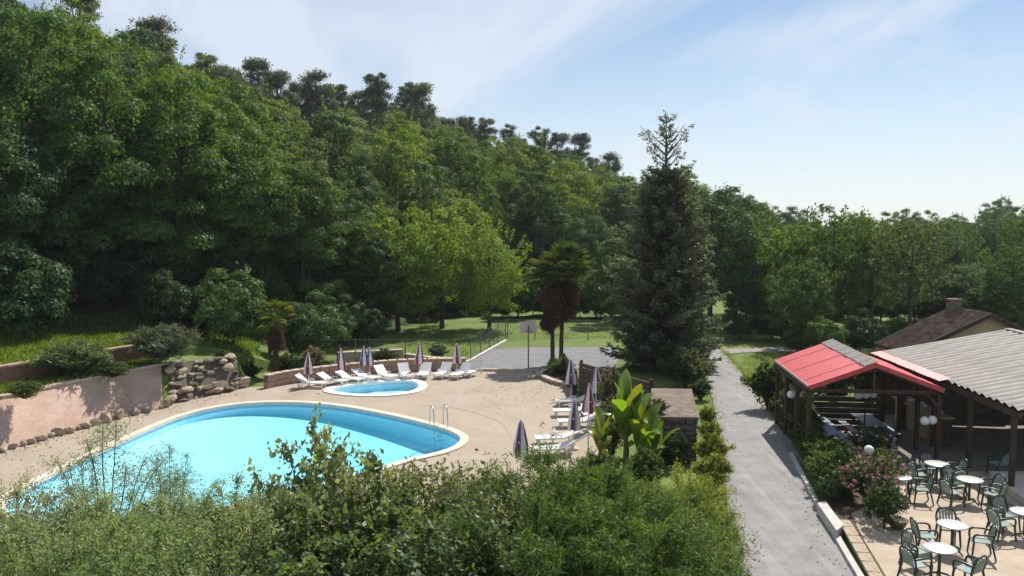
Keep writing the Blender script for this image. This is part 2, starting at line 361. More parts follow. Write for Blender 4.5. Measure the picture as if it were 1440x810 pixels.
# ------------------------------------------------------------------ pool deck and pools
deck_out = [px(*p) for p in [(-260,700),(-80,668),(0,634),(100,606),(215,574),(280,556),(345,545),(385,543),(440,535),(520,526),(590,521.5),(672,521),(757,524),(772,536),(800,543),(812,556),(860,590),(850,660)]]
deck_out += [Vector((3.6, 17.5, 0)), Vector((-4, 16.4, 0)), Vector((-14, 15.6, 0)), Vector((-20, 19, 0))]
dk = link('pool_deck', fill('pool_deck', [deck_out, offset(POOL, .05), offset(KID, .05)], M['deck'], .0))
tag(dk, kind='structure')
def ring(name, inner, w, z0, z1, m, lip=.0):
    o = offset(inner, w); n = len(inner); mb = MB()
    vs = [(p.x, p.y, z1) for p in inner]+[(p.x, p.y, z1) for p in o]+[(p.x, p.y, z0) for p in o]+[(p.x, p.y, z0-.06) for p in inner]
    fs = []
    for i in range(n):
        k = (i+1) % n; fs += [(i, n+i, n+k, k), (n+i, 2*n+i, 2*n+k, n+k), (3*n+i, i, k, 3*n+k)]
    mb.add(vs, [f[::-1] for f in fs]); o = mb.obj(name, m); return o
tag(ring('pool_coping', POOL, .32, -.02, .05, M['coping']), kind='structure')
tag(ring('small_pool_coping', KID, .42, -.02, .06, M['whitecoping']), kind='structure')
def basin(name, loop, depth, band):
    mb = MB(); n = len(loop); lo = offset(loop, .015)
    vs = [(p.x, p.y, -.02) for p in lo]+[(p.x, p.y, -band) for p in lo]+[(p.x, p.y, -depth(p)) for p in lo]
    f1 = []; f2 = []
    for i in range(n):
        k = (i+1) % n; f1.append((i, n+i, n+k, k)); f2.append((n+i, 2*n+i, 2*n+k, n+k))
    mb.add(vs, f1, 1); mb.add(vs, f2, 0); b = mb.obj(name, [M['liner'], M['linerband']])
    fl = link('pool_floor', fill('pool_floor', [[Vector((p.x, p.y, -depth(p))) for p in lo]], M['liner']), b)
    return tag(b, kind='structure')
def pdepth(p): return .40 + .05*(p.x+14)
def kdepth(p): return .42
basin('pool_basin', POOL, pdepth, .2); basin('small_pool_basin', KID, kdepth, .12)
def water(name, loop, depth, z):
    lo = offset(loop, .03); n = len(lo); bm = bmesh.new()
    a = [bm.verts.new((p.x, p.y, z)) for p in lo]; b = [bm.verts.new((p.x, p.y, -depth(p)-.02)) for p in lo]
    for i in range(n): bm.faces.new((a[i], b[i], b[(i+1) % n], a[(i+1) % n]))
    for L_ in (a, b):
        bmesh.ops.triangle_fill(bm, edges=[bm.edges.get((L_[i], L_[(i+1) % n])) for i in range(n)], use_beauty=True, normal=(0,0,1))
    bmesh.ops.recalc_face_normals(bm, faces=bm.faces)
    me = bpy.data.meshes.new(name); bm.to_mesh(me); bm.free(); me.materials.append(M['water'])
    return tag(link(name, me), kind='structure')
water('pool_water', POOL, pdepth, -.11); water('small_pool_water', KID, kdepth, -.07)
def ribbon(name, pts, w, z, m, kind='structure', thick=0):
    mb = MB(); L = []; Rr = []
    for i, p in enumerate(pts):
        t = (pts[min(i+1, len(pts)-1)]-pts[max(i-1, 0)]); t.z = 0; t.normalize(); s = Vector((t.y, -t.x, 0))
        ww = w[i] if hasattr(w, '__len__') else w
        L.append(p-s*ww/2); Rr.append(p+s*ww/2)
    n = len(pts); vs = [(p.x, p.y, z) for p in L]+[(p.x, p.y, z) for p in Rr]
    mb.add(vs, [(i, n+i, n+i+1, i+1) for i in range(n-1)])
    if thick:
        vs2 = [(p.x, p.y, z-thick) for p in L]+[(p.x, p.y, z-thick) for p in Rr]
        b = vs+vs2; mb.add(b, [(i, i+1, 2*n+i+1, 2*n+i) for i in range(n-1)]+[(n+i+1, n+i, 3*n+i, 3*n+i+1) for i in range(n-1)]+[(0, 2*n, 3*n, n), (n-1, 2*n-1, 4*n-1, 3*n-1)])
    o = mb.obj(name, m); return tag(o, kind=kind)
ribbon('drain_strip', crom([px(*p) for p in [(664,524),(655,540),(642,556),(632,568)]], 4, False), .38, .004, M['strip'])
ribbon('drain_strip', crom([px(*p) for p in [(629,570),(662,577),(700,589),(717,602),(728,622),(736,650)]], 4, False), .36, .008, M['strip'])

# ------------------------------------------------------------------ sports court, road, patio
fl = [px(*p) for p in [(672,519.5),(640,516),(660,509),(712,479.5),(858,481.5),(872,500),(864,517),(757,520.5)]]
tag(link('sports_court', fill('sports_court', [fl], M['court'], .006)), kind='structure')
ribbon('court_edging', [px(*p) for p in [(646,515),(664,507),(712,479.5)]], .22, .12, M['kerb'], thick=.14)
ribbon('court_edging', [px(*p) for p in [(672,521.5),(715,522.5),(757,522.5)]], .22, .14, M['wallcap'], thick=.16)
rl = [(1028,860),(1030,810),(1024,720),(1015,640),(1008,590),(998,550),(988,522),(984,505),(984,494),(986,486)]
rr = [(1236,860),(1204,810),(1152,720),(1111,640),(1088,590),(1062,548),(1040,522),(1026,505),(1016,494),(1010,486)]
A = crom([px(*p) for p in rl], 5, False); B = crom([px(*p) for p in rr], 5, False)
A = [Vector((A[0].x-.5, -5, 0))]+A; B = [Vector((B[0].x+.2, -5, 0))]+B
mb = MB(); n = len(A); mb.add([(p.x, p.y, .012) for p in A]+[(p.x, p.y, .012) for p in B], [(i, n+i, n+i+1, i+1) for i in range(n-1)])
tag(mb.obj('road', M['road']), kind='structure')
ribbon('side_track', crom([px(*p) for p in [(1004,497),(1030,494),(1070,492),(1115,491),(1160,489)]], 4, False), 1.5, .007, M['road'])
random.seed(4)
kerbL = [px(*p) for p in [(1112,640),(1131,676),(1152,716),(1163,735)]]
ribbon('road_kerb', crom(kerbL, 4, False), .13, .11, M['kerb'], thick=.13)
ribbon('road_kerb', crom([px(*p) for p in [(1176,757),(1196,792),(1228,845)]], 4, False), .15, .11, M['kerb'], thick=.13)
pat = [px(*p) for p in [(1118,620),(1140,660),(1168,718),(1188,750),(1212,790),(1240,850),(1700,850),(1760,665),(1600,656),(1350,654),(1128,640)]]
tag(link('patio', fill('patio', [pat], M['patio'], -.012)), kind='structure')
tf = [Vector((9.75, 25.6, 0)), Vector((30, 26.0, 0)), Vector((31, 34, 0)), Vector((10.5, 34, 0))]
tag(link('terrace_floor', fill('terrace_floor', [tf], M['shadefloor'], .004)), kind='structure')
bed = [px(*p) for p in [(1113,622),(1168,712),(1182,742),(1236,842),(1262,838),(1215,760),(1196,722),(1262,690),(1250,652),(1195,628)]]
tag(link('planting_bed', fill('planting_bed', [bed], M['soil'], .018)), kind='structure')

# ------------------------------------------------------------------ masonry: sloping bank, walls, rocks
def rock_mesh(name, seed, m):
    rg = random.Random(seed); bm = bmesh.new(); bmesh.ops.create_icosphere(bm, subdivisions=2, radius=.5)
    pl = [(Vector((rg.gauss(0,1), rg.gauss(0,1), rg.gauss(0,1))).normalized(), rg.uniform(.24, .40)) for _ in range(11)]
    for v in bm.verts:
        for nrm, d in pl:
            e = v.co.dot(nrm)-d
            if e > 0: v.co -= nrm*e
        v.co *= rg.uniform(.98, 1.03)
    me = bpy.data.meshes.new(name); bm.to_mesh(me); bm.free(); me.materials.append(m); return me
ROCKS = [rock_mesh('stone', k, M['stone']) for k in range(6)]
DROCKS = [rock_mesh('stone', k+20, M['darkstone']) for k in range(6)]
def stone(parent, loc, size, rg, rocks=None):
    o = bpy.data.objects.new('stone', rg.choice(rocks or ROCKS)); COL.objects.link(o); o.parent = parent; o.location = loc
    o.scale = size; o.rotation_euler = (rg.uniform(-.25,.25), rg.uniform(-.25,.25), rg.uniform(0,6.3)); return o
def uv_strip(o, nx, ny, sx, sy):
    me = o.data; uv = me.uv_layers.new(name='UVMap')
    for p in me.polygons:
        for li in p.loop_indices:
            vi = me.loops[li].vertex_index; uv.data[li].uv = ((vi % nx)*sx, (vi//nx)*sy)
uu = list(range(-380, 236, 14)); mb = MB(); vs = []
rows = 7; rg0 = random.Random(2)
for k in range(rows):
    s = k/(rows-1)
    for u in uu:
        lo = bank_lo(u)-.14; hi = bank_hi(u)-.10; tx = (u-720)/FPX
        Y = lo+(hi-lo)*s; z = -.02+(zbank(u)+.03)*s; j = rg0.uniform(-.025,.025)
        vs.append((tx*Y, Y+j, z+j))
nx = len(uu); fs = [(k*nx+i, k*nx+i+1, (k+1)*nx+i+1, (k+1)*nx+i) for k in range(rows-1) for i in range(nx-1)]
mb.add(vs, fs, 0, True)
bank = mb.obj('brick_bank', M['pinkbank']); uv_strip(bank, nx, rows, .42, .33)
tag(bank, 'sloping bank paved in pink brick along the left of the pool', 'retaining wall')
# flat tan coping along the top of the bank
rg = random.Random(8)
u = -370
while u < 232:
    du = rg.uniform(15, 24); tx = (u+du/2-720)/FPX; Y = bank_hi(u+du/2)-.02
    a = Vector(((u-720)/FPX*bank_hi(u), bank_hi(u), 0)); b = Vector(((u+du-720)/FPX*bank_hi(u+du), bank_hi(u+du), 0)); d = b-a
    q = MB().box((0,0,0), (d.length-.03, .34, .09), 0); o = q.obj('coping_slab', M['wallcap'], bank)
    o.location = ((a+b)/2)+Vector((0, 0, zbank(u)+.045+rg.uniform(-.01,.01))); o.rotation_euler = (0,0,math.atan2(d.y, d.x)+rg.uniform(-.02,.02)); u += du
u = -340
while u < 232:       # rough stones edging the foot of the bank
    sz = rg.uniform(.26, .62); tx = (u-720)/FPX; Y = bank_lo(u)-.32-rg.uniform(0,.12)
    stone(bank, (tx*Y, Y, sz*.22), (sz*rg.uniform(.9,1.5), sz*.8, sz*rg.uniform(.62,1.0)), rg); u += sz*rg.uniform(26, 40)
# the upper red wall on the terrace
mb = MB(); ul = list(range(-300, 214, 12)); vs = []
for u in ul:
    tx = (u-720)/FPX
    for Y, z in ((upw(u)-.08, zbank(u)-.05), (upw(u)-.06, zterr(u)+.02), (upw(u)+.2, zterr(u)+.02)): vs.append((tx*Y, Y, z))
mb.add(vs, [(i*3+k, (i+1)*3+k, (i+1)*3+k+1, i*3+k+1) for i in range(len(ul)-1) for k in range(2)])
uw = mb.obj('terrace_wall', M['redwall']); tag(uw, 'low red brown wall on the grassy terrace above the bank', 'retaining wall')
u = -290
while u < 205:
    du = rg.uniform(16, 22); a = Vector(((u-720)/FPX*upw(u), upw(u), 0)); b = Vector(((u+du-720)/FPX*upw(u+du), upw(u+du), 0)); d = b-a
    o = MB().box((0,0,0), (d.length-.025, .36, .08)).obj('coping_slab', M['brickwall'], uw)
    o.location = (a+b)/2+Vector((0, .06, zterr(u)+.062)); o.rotation_euler = (0,0,math.atan2(d.y, d.x)); u += du
# rockery at the end of the bank
rk = empty('rockery', px(280, 548), 0, 'rockery of rough tan stones at the end of the pink bank', 'rockery')
rg = random.Random(5); base = rk.location
uk = list(range(234, 334, 8)); q = MB(); vs = []
for u in uk:
    for Y, z in ((bank_lo(u)-.02, 0), (bank_hi(u)-.12, zbank(u)+.03), (bank_hi(u)+.2, zbank(u)+.03)): vs.append(Vector(((u-720)/FPX*Y, Y, z))-base)
q.add(vs, [(i*3+k, (i+1)*3+k, (i+1)*3+k+1, i*3+k+1) for i in range(len(uk)-1) for k in range(2)]); q.obj('backing', M['mortar'], rk)
for row in range(7):
    s = (row+.4)/7; u = 228+rg.uniform(0,9)
    while u < 332:
        sz = rg.uniform(.2, .62); lo, hi = bank_lo(u)-.05, bank_hi(u)-.12; Y = lo+(hi-lo)*s-rg.uniform(0,.06)
        p = Vector(((u-720)/FPX*Y, Y, (zbank(u)+.1)*s+.03+rg.uniform(-.1,.12)))-base
        if rg.random() > .16: stone(rk, p, (sz*rg.uniform(1.2,1.8), sz*.9, sz*rg.uniform(.55,.85)), rg, ROCKS+DROCKS[:3]).rotation_euler = (rg.uniform(-.2,.2), rg.uniform(-.15,.15), R(62)+rg.uniform(-.4,.4))
        u += sz*rg.uniform(24, 36)
def block_wall(name, pts, h, thick, label, bl=.5, courses=2, m='brickwall', cap='wallcap', seed=1, zb=0):
    """wall of separate blocks with coping stones"""
    rgw = random.Random(seed); root = empty(name, pts[0], 0, label, 'wall'); o0 = Vector(pts[0])
    L = [0]
    for i in range(len(pts)-1): L.append(L[-1]+(pts[i+1]-pts[i]).length)
    def at(s):
        i = max(0, min(len(pts)-2, int(np.searchsorted(L, s))-1)); f = (s-L[i])/(L[i+1]-L[i]); return pts[i].lerp(pts[i+1], f)
    cache = {}
    core = MB(); 
    for i in range(len(pts)-1):
        d = pts[i+1]-pts[i]; c = (pts[i]+pts[i+1])/2-o0
        core.box((c.x, c.y, zb+(h-.1)/2), (d.length, thick-.05, h-.1), math.atan2(d.y, d.x))
    core.obj('mortar_core', M['mortar'], root)
    def piece(nm, s0, s1, z, dz, th, mm):
        a, b = at(s0), at(s1); d = b-a; k = (nm, round(d.length, 1))
        if k not in cache: cache[k] = MB().box((0,0,0), (k[1]-.03, th, dz-.025), taper=.985).mesh(nm, M[mm])
        o = link(nm, cache[k], root); c = (a+b)/2-o0; o.location = (c.x, c.y, z+zb); o.rotation_euler = (0, rgw.uniform(-.01,.01), math.atan2(d.y, d.x)+rgw.uniform(-.015,.015))
    ch = (h-.08)/courses
    for c in range(courses):
        s = -bl/2 if c % 2 else 0
        while s < L[-1]-.05:
            e = min(s+bl*rgw.uniform(.85,1.15), L[-1]); 
            if e-s > .12: piece('block', max(s, 0), e, ch*(c+.5), ch, thick+rgw.uniform(-.01,.015), m)
            s = e
    s = 0
    while s < L[-1]-.05:
        e = min(s+.55, L[-1]); piece('coping_stone', s, e, h-.04, .085, thick+.1, cap); s = e
    return root
block_wall('planter_wall', [px(*p) for p in [(252,563),(285,555),(318,548.5),(350,543.5)]], .5, .32, 'low tan wall at the foot of the rockery beside the pool', m='wallcap', seed=9)
lw = crom([px(*p) for p in [(374,546),(395,541),(430,535.5),(480,529.5),(540,523.5),(600,520.5),(655,519.5)]], 3, False)
block_wall('low_wall', lw, .68, .3, 'curved low pink block wall behind the row of sun loungers', seed=3)
block_wall('garden_wall', [px(*p) for p in [(474,513),(510,511),(566,508)]], .75, .3, 'pale low wall in the shade under the trees behind the parasols', bl=.6, m='wallcap', seed=4)
block_wall('court_wall', [px(*p) for p in [(570,511),(610,517),(648,518.5)]], .62, .28, 'short low wall sloping down from the fence post to the court corner', bl=.6, m='wallcap', seed=5)
# planted kerb by the palms
pb = [px(*p) for p in [(757,530),(768,523),(792,517),(806,530),(803,545),(779,540)]]
tag(link('palm_bed_soil', fill('palm_bed_soil', [pb], M['soil'], .1)), kind='structure')
block_wall('palm_bed_kerb', [Vector((p.x, p.y, 0)) for p in (pb[2], pb[1], pb[0], pb[5], pb[4], pb[3])], .22, .22, 'low kerb round the planted bed beneath the twin palms', courses=1, m='stone', seed=6)
# dark board wall between deck and conifer
bw = empty('board_wall', (3.2, 37.4, 0), 0, 'dark wall of weathered boards beside the parasols and the tall conifer', 'wall')
def boards(a, b, h, n):
    d = b-a; me_ = MB().box((0,0,0), (d.length, .06, h/n-.018)).mesh('board', M['board'])
    for k in range(n):
        o = link('board', me_, bw); c = (a+b)/2; o.location = (c.x, c.y, h/n*(k+.5)+.02); o.rotation_euler = (random.uniform(-.04,.04), random.uniform(-.006,.006), math.atan2(d.y, d.x))
    ps = MB().box((0,0,(h+.12)/2), (.13,.13,h+.12)).mesh('post', M['timber'])
    for q in (a, (a+b)/2, b):
        o = link('post', ps, bw); nn = Vector((-d.y, d.x, 0)).normalized()*.11; o.location = (q.x+nn.x, q.y+nn.y, 0)
boards(Vector((0,0,0)), Vector((2.5,-4.8,0)), 1.6, 8); boards(Vector((-.12,.2,0)), Vector((-.3,5.0,0)), 1.15, 6)
# stone store by the road
sh = empty('stone_store', (4.85, 26.9, 0), 0, 'squat stone store with a flat brown roof between banana plants and road', 'outbuilding')
ax = Vector((1.4, -.12, 0)); ay = Vector((.85, 4.5, 0)); mb = MB()
q = [Vector((0,0,0)), ax, ax+ay, ay]; mb.prism([(p.x, p.y) for p in q], 0, 1.46)
mb.obj('core', M['mortar'], sh)
rg = random.Random(12)
def stones_on(a, d, h, outn, course=.19):
    z = 0; ln = d.length
    while z < h-.05:
        ch = rg.uniform(course*.8, course*1.25); s = rg.uniform(-.15, 0)
        while s < ln:
            e = s+rg.uniform(.22, .48); s0, e0 = max(0, s), min(ln, e)
            if e0-s0 > .08:
                c = a+d.normalized()*((s0+e0)/2)+outn*.03
                o = bpy.data.objects.new('stone', rg.choice(DROCKS)); COL.objects.link(o); o.parent = sh
                o.location = (c.x, c.y, min(z+ch/2, h)); o.scale = ((e0-s0)*1.22, .2, ch*1.22); o.rotation_euler = (rg.uniform(-.1,.1), rg.uniform(-.08,.08), math.atan2(d.y, d.x))
            s = e
        z += ch
stones_on(Vector((0,0,0)), ax, 1.45, Vector((-.1,-1,0)))
stones_on(ax.copy(), ay, 1.45, Vector((1,-.18,0)), .22)
rf = MB(); cx = (ax+ay)/2; e = .1
rfm = [(-e-.02,-e), (ax.x+e, ax.y-e), (ax.x+ay.x+e, ay.y+e), (ay.x-e, ay.y+e+.12)]
rf.prism(rfm, 1.46, 1.56); rfo = rf.obj('roof', mat('brown gravel roof', (.13,.10,.08), .95, (.22,.175,.14), 3, .6, 30), sh)

# ------------------------------------------------------------------ vegetation generators
def leaf_mesh(name, P, N, L, W, m, rng, fold=.12, tint=None, T=None):
    n = len(P); N = N/np.maximum(np.linalg.norm(N, axis=1, keepdims=True), 1e-6)
    if T is None: T = rng.normal(size=(n, 3))
    T = T-N*np.sum(T*N, axis=1, keepdims=True); T /= np.maximum(np.linalg.norm(T, axis=1, keepdims=True), 1e-6)
    Bv = np.cross(N, T); L = (np.ones(n)*L if np.isscalar(L) else L)[:, None]; W = (np.ones(n)*W if np.isscalar(W) else W)[:, None]
    V = np.empty((n, 4, 3)); mid = P-T*L*.06
    V[:, 0] = P+T*L*.5; V[:, 1] = mid+Bv*W*.5-N*W*fold; V[:, 2] = P-T*L*.5; V[:, 3] = mid-Bv*W*.5-N*W*fold
    me = bpy.data.meshes.new(name); me.vertices.add(4*n); me.vertices.foreach_set('co', V.reshape(-1).astype(np.float32))
    me.loops.add(4*n); me.loops.foreach_set('vertex_index', np.arange(4*n, dtype=np.int32))
    me.polygons.add(n); me.polygons.foreach_set('loop_start', np.arange(0, 4*n, 4, dtype=np.int32)); me.polygons.foreach_set('loop_total', np.full(n, 4, dtype=np.int32))
    at = me.attributes.new('tint', 'FLOAT', 'FACE'); at.data.foreach_set('value', (rng.random(n) if tint is None else tint).astype(np.float32))
    me.materials.append(m); me.update(calc_edges=True); return me
def unit(a): return a/np.maximum(np.linalg.norm(a, axis=1, keepdims=True), 1e-6)
def limbs(mb, targets, h0, h1, r0, rg, lean=(0,0)):
    top = Vector((lean[0], lean[1], h1))
    pts = [Vector((0,0,-.3)), Vector((0,0,.0)), Vector((lean[0]*.2+rg.uniform(-.1,.1), lean[1]*.2, h0*.5)), Vector((lean[0]*.5, lean[1]*.5, h0)), top]
    mb.tube(pts, [r0*1.5, r0*1.15, r0*.9, r0*.75, r0*.25], 8)
    for tg in targets:
        s = rg.uniform(.25, .85); st = pts[2].lerp(top, s) if s > .5 else pts[2].lerp(pts[3], s*2)
        tg = Vector(tg); mid = st.lerp(tg, .5)+Vector((rg.uniform(-.3,.3), rg.uniform(-.3,.3), rg.uniform(0,.5)))
        mb.tube([st, mid, tg], [r0*.42, r0*.26, r0*.08], 5, cap=False)
def broadleaf(seed, H, Rr, base, nc, lpc, leaf, clump=(.24, .40), flat=.75, mname='leaf', aspect=.62, skirt=.0, inner=.12, r0=None, twigs=0):
    """trunk mesh and crown mesh: leaves set in uneven clumps through the crown"""
    rg = random.Random(seed); rng = np.random.default_rng(seed); C = []; zc = (base+H)/2; hz = (H-base)/2
    Pn = []; Nn = []; tn = []
    lob = [rg.uniform(.78, 1.12) for _ in range(9)]
    for k in range(nc):
        ct = 1-2*(k+.5)/nc; ct = max(-.92, min(.97, ct+rg.uniform(-.08,.08))); ph = k*2.39996+rg.uniform(-.35,.35)
        st = math.sqrt(1-ct*ct); f = rg.uniform(.62, .98)*lob[int((ph % 6.283)/6.283*8)]
        eg = 1.0-.18*ct                       # wider low down
        c = np.array([Rr*st*math.cos(ph)*f*eg, Rr*st*math.sin(ph)*f*eg, zc+hz*ct*f]); C.append(c)
        rc = Rr*rg.uniform(*clump)*(1-.25*max(0, ct))
        n = int(lpc*rg.uniform(.7, 1.3)*(rc/(Rr*.32))**2)
        d = unit(rng.normal(size=(n, 3))); d[:, 2] = np.where(d[:, 2] < -.35, -d[:, 2], d[:, 2]); rad = rc*(rng.random(n)**.3)*rng.uniform(.8, 1.22, n); p = c+d*rad[:, None]*np.array([1, 1, flat])
        out = unit(p-np.array([0, 0, zc-hz*.3]))
        Pn.append(p); Nn.append(unit(d*1.1+out*.3+rng.normal(size=(n, 3))*.34+np.array([0, 0, .25])))
        tn.append(np.clip(.5+rg.uniform(-.22,.22)+rng.normal(size=n)*.2, 0, 1))
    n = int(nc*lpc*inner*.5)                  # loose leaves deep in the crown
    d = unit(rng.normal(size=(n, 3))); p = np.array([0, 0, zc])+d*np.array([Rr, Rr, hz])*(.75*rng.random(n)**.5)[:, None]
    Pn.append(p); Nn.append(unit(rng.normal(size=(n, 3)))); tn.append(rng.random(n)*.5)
    if twigs:                                 # thin sprigs breaking the outline
        for k in range(twigs):
            ph = rg.uniform(0, 6.28); ct = rg.uniform(-.1, .98); st = math.sqrt(1-ct*ct); a = np.array([Rr*st*math.cos(ph), Rr*st*math.sin(ph), hz*ct])*.9+np.array([0,0,zc])
            q = np.linspace(0, 1, 22)[:, None]; dirn = unit(np.array([[st*math.cos(ph), st*math.sin(ph), ct+.9]])); p = a+dirn*q*Rr*.28+rng.normal(size=(22,3))*.1
            Pn.append(p); Nn.append(unit(rng.normal(size=(22,3)))); tn.append(rng.random(22))
    P = np.concatenate(Pn); N = np.concatenate(Nn); T = np.concatenate(tn)
    P[:, 2] = np.maximum(P[:, 2], .15)
    sz = leaf*rng.uniform(.65, 1.35, len(P))
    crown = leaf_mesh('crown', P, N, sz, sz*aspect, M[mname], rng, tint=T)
    mb = MB(); limbs(mb, [c for c in rg.sample(C, min(len(C), 11))], base+.3*hz, H*.82, r0 or H*.02, rg)
    return mb.mesh('trunk', M['bark']), crown
def pine(seed, H, Rr, base, nc=15, lpc=330):
    rg = random.Random(seed); rng = np.random.default_rng(seed); Pn = []; Nn = []; tn = []; C = []
    for k in range(nc):
        s = rg.random()**.7; z = base+(H-base)*s; rmax = Rr*(1.05-.75*abs(s-.35)); ph = k*2.4+rg.uniform(-.5,.5); f = rg.uniform(.3, 1)
        if k == 0: z, f = H-.5, .05
        c = np.array([rmax*f*math.cos(ph), rmax*f*math.sin(ph), z]); C.append(c); rc = Rr*rg.uniform(.16, .34)
        n = int(lpc*rg.uniform(.7,1.3)); d = unit(rng.normal(size=(n,3))); p = c+d*(rc*1.25*rng.random(n)**.8)[:, None]*np.array([1.1,1.1,.7])
        Pn.append(p); Nn.append(unit(rng.normal(size=(n,3))+np.array([0,0,.5]))); tn.append(np.clip(rng.normal(size=n)*.2+.5+rg.uniform(-.2,.2), 0, 1))
    P = np.concatenate(Pn); sz = rng.uniform(.22, .46, len(P))
    crown = leaf_mesh('crown', P, np.concatenate(Nn), sz, sz*.3, M['needle'], rng, tint=np.concatenate(tn))
    mb = MB(); limbs(mb, C[1:], base*.9, H*.93, .17, rg, (rg.uniform(-.5,.5), rg.uniform(-.4,.4)))
    return mb.mesh('trunk', M['bark']), crown
def tree(name, loc, meshes, color, label, group=None, cat='tree', scale=1, rz=0):
    t = empty(name, loc, rz, label, cat, group); t.scale = scale if hasattr(scale, '__len__') else (scale,)*3
    a = link('trunk', meshes[0], t); b = link('crown', meshes[1], t); b.color = (*color, 1); return t
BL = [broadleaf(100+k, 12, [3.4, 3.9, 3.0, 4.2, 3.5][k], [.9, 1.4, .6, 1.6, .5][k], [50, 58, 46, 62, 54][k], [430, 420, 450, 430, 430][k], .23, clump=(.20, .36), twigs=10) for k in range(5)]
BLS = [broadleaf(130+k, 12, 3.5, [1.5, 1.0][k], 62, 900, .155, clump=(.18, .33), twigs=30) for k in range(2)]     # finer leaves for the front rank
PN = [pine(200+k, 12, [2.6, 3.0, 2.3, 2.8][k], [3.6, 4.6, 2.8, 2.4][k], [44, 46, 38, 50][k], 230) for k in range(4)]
GREENS = [((.100,.175,.032),'mid green'), ((.072,.140,.034),'deep green'), ((.145,.215,.036),'light green'), ((.060,.112,.034),'dark green'), ((.112,.165,.062),'greyish green')]
rg = random.Random(77); occupied = []
def vary(c, a=.14): k = rg.uniform(1-a, 1+a); return (c[0]*k*rg.uniform(.92,1.1), c[1]*k, c[2]*k*rg.uniform(.85,1.2))
def hill_zone(u, s, tone):
    zone, short = (('above the pink brick bank', 'above the bank') if u < 300 else ('behind the small palm', 'behind the small palm') if u < 480 else ('above the yellow green trees', 'above the yellow green trees') if u < 760 else
        ('behind the tall conifer', 'behind the conifer') if u < 1010 else ('beyond the road bend', 'beyond the road bend') if u < 1230 else ('beyond the tiled house', 'beyond the tiled house'))
    band = 'at the foot of the wooded slope' if s < .3 else 'halfway up the wooded slope' if s < .66 else 'near the top of the wooded slope'
    return '%s broadleaf tree %s %s' % (tone, band, zone), '%s trees %s %s' % (tone, band, short)
pinelist = []
def forest():
    Y = 42.0; row = 0
    while Y < 262:
        stepx = 6.4+Y*.004; x = -Y*.72-stepx*(row % 2)*.5
        while x < Y*.78:
            X, YY = x+rg.uniform(-1.7,1.7), Y+rg.uniform(-1.6,1.6); x += stepx
            u = U(X, YY)
            if u < -70 or u > 1520: continue
            f, r = foot(u), ridge(u); s = (YY-f)/(r-f)
            if s < .03 or s > 1.05: continue
            if u > 1050 and s < .2: continue
            if u > 900 and rg.random() < .15: continue
            if u > 1000 and rg.random() < .3: continue
            z = gz(X, YY)
            # skip trees whose tops a nearer tree hides wholly is not attempted: only those in the open are planted
            if s > .86 and 60 < u < 870: continue
            h = rg.uniform(.82, 1.12)*(1.12 if u < 480 and s < .3 else .98 if s < .55 else .76)
            if s > .85 and u < 900: h *= .72
            if u > 1050: h *= .85
            gc, tone = rg.choice(GREENS); lab, grp = hill_zone(u, s, tone)
            tree('broadleaf_tree', (X, YY, z-.2), rg.choice(BLS if YY < 72 else BL), vary(gc, .08), lab, grp, scale=(h*rg.uniform(.82,1.12), h*rg.uniform(.82,1.12), h*rg.uniform(.92,1.12)), rz=rg.uniform(0, 6.28))
        Y += 6.2+Y*.004; row += 1
forest()
u = 55.0
while u < 850:
    YY = ridge(u)*rg.uniform(.90, 1.02); X = (u-720)/FPX*YY; pinelist.append((u, X, YY, gz(X, YY))); u += rg.uniform(14, 30)
    if rg.random() < .35: YY = ridge(u)*rg.uniform(.80, .9); X = (u-720)/FPX*YY; pinelist.append((u, X, YY, gz(X, YY)))
pinelist.sort()
ORD = ['first','second','third','fourth','fifth','sixth','seventh','eighth','ninth','tenth','eleventh','twelfth','thirteenth','fourteenth','fifteenth','sixteenth','seventeenth','eighteenth','nineteenth','twentieth']
pz = {}
for (u, X, YY, z) in pinelist:
    k = 0 if u < 300 else 1 if u < 560 else 2 if u < 720 else 3
    lab, grp = [('tall dark pine with a bare trunk on the ridge at the upper left', 'ridge pines at the upper left'), ('dark pine on the skyline above the small palm and the loungers', 'ridge pines above the loungers'),
                ('dark flat topped pine on the skyline above the yellow green trees', 'ridge pines above the yellow green trees'), ('dark pine on the low end of the skyline left of the tall conifer', 'ridge pines left of the tall conifer')][k]
    h = rg.uniform(.82, 1.22); tree('pine_tree', (X, YY, z-.2), rg.choice(PN), vary((.118,.142,.098), .2), lab, grp, scale=h, rz=rg.uniform(0, 6.28))
print('hill trees', len([o for o in COL.objects if o.name.startswith(('broadleaf_tree', 'pine_tree'))]))
# front rank of the wood, left of the palms
front = [(-25, 41, 13.5, (0.066,0.126,0.042), 'dense dark tree leaning into the left edge above the grassy terrace'),
         (55, 46, 17, (0.077,0.147,0.042), 'tall grey green tree at the left, its crown reaching the skyline'),
         (150, 47, 15.5, (0.081,0.157,0.034), 'tall broadleaf tree left of the dark gap in the wood front'),
         (255, 50, 15.5, (0.092,0.171,0.034), 'tall mid green tree standing straight above the end of the brick bank'),
         (340, 53, 14, (0.101,0.179,0.036), 'tall light green tree rising behind the small palm'),
         (425, 56, 12.5, (0.081,0.151,0.036), 'broad mid green tree behind the first parasols'),
         (490, 61, 11.5, (0.073,0.140,0.042), 'dark rounded tree left of the yellow green trees')]
for k, (u, Y, h, c, lab) in enumerate(front):
    X = (u-720)/FPX*Y; tree('broadleaf_tree', (X, Y, gz(X, Y)-.1), BLS[k % 2], c, lab, scale=(h/12*.95, h/12*.95, h/12), rz=k*1.3)
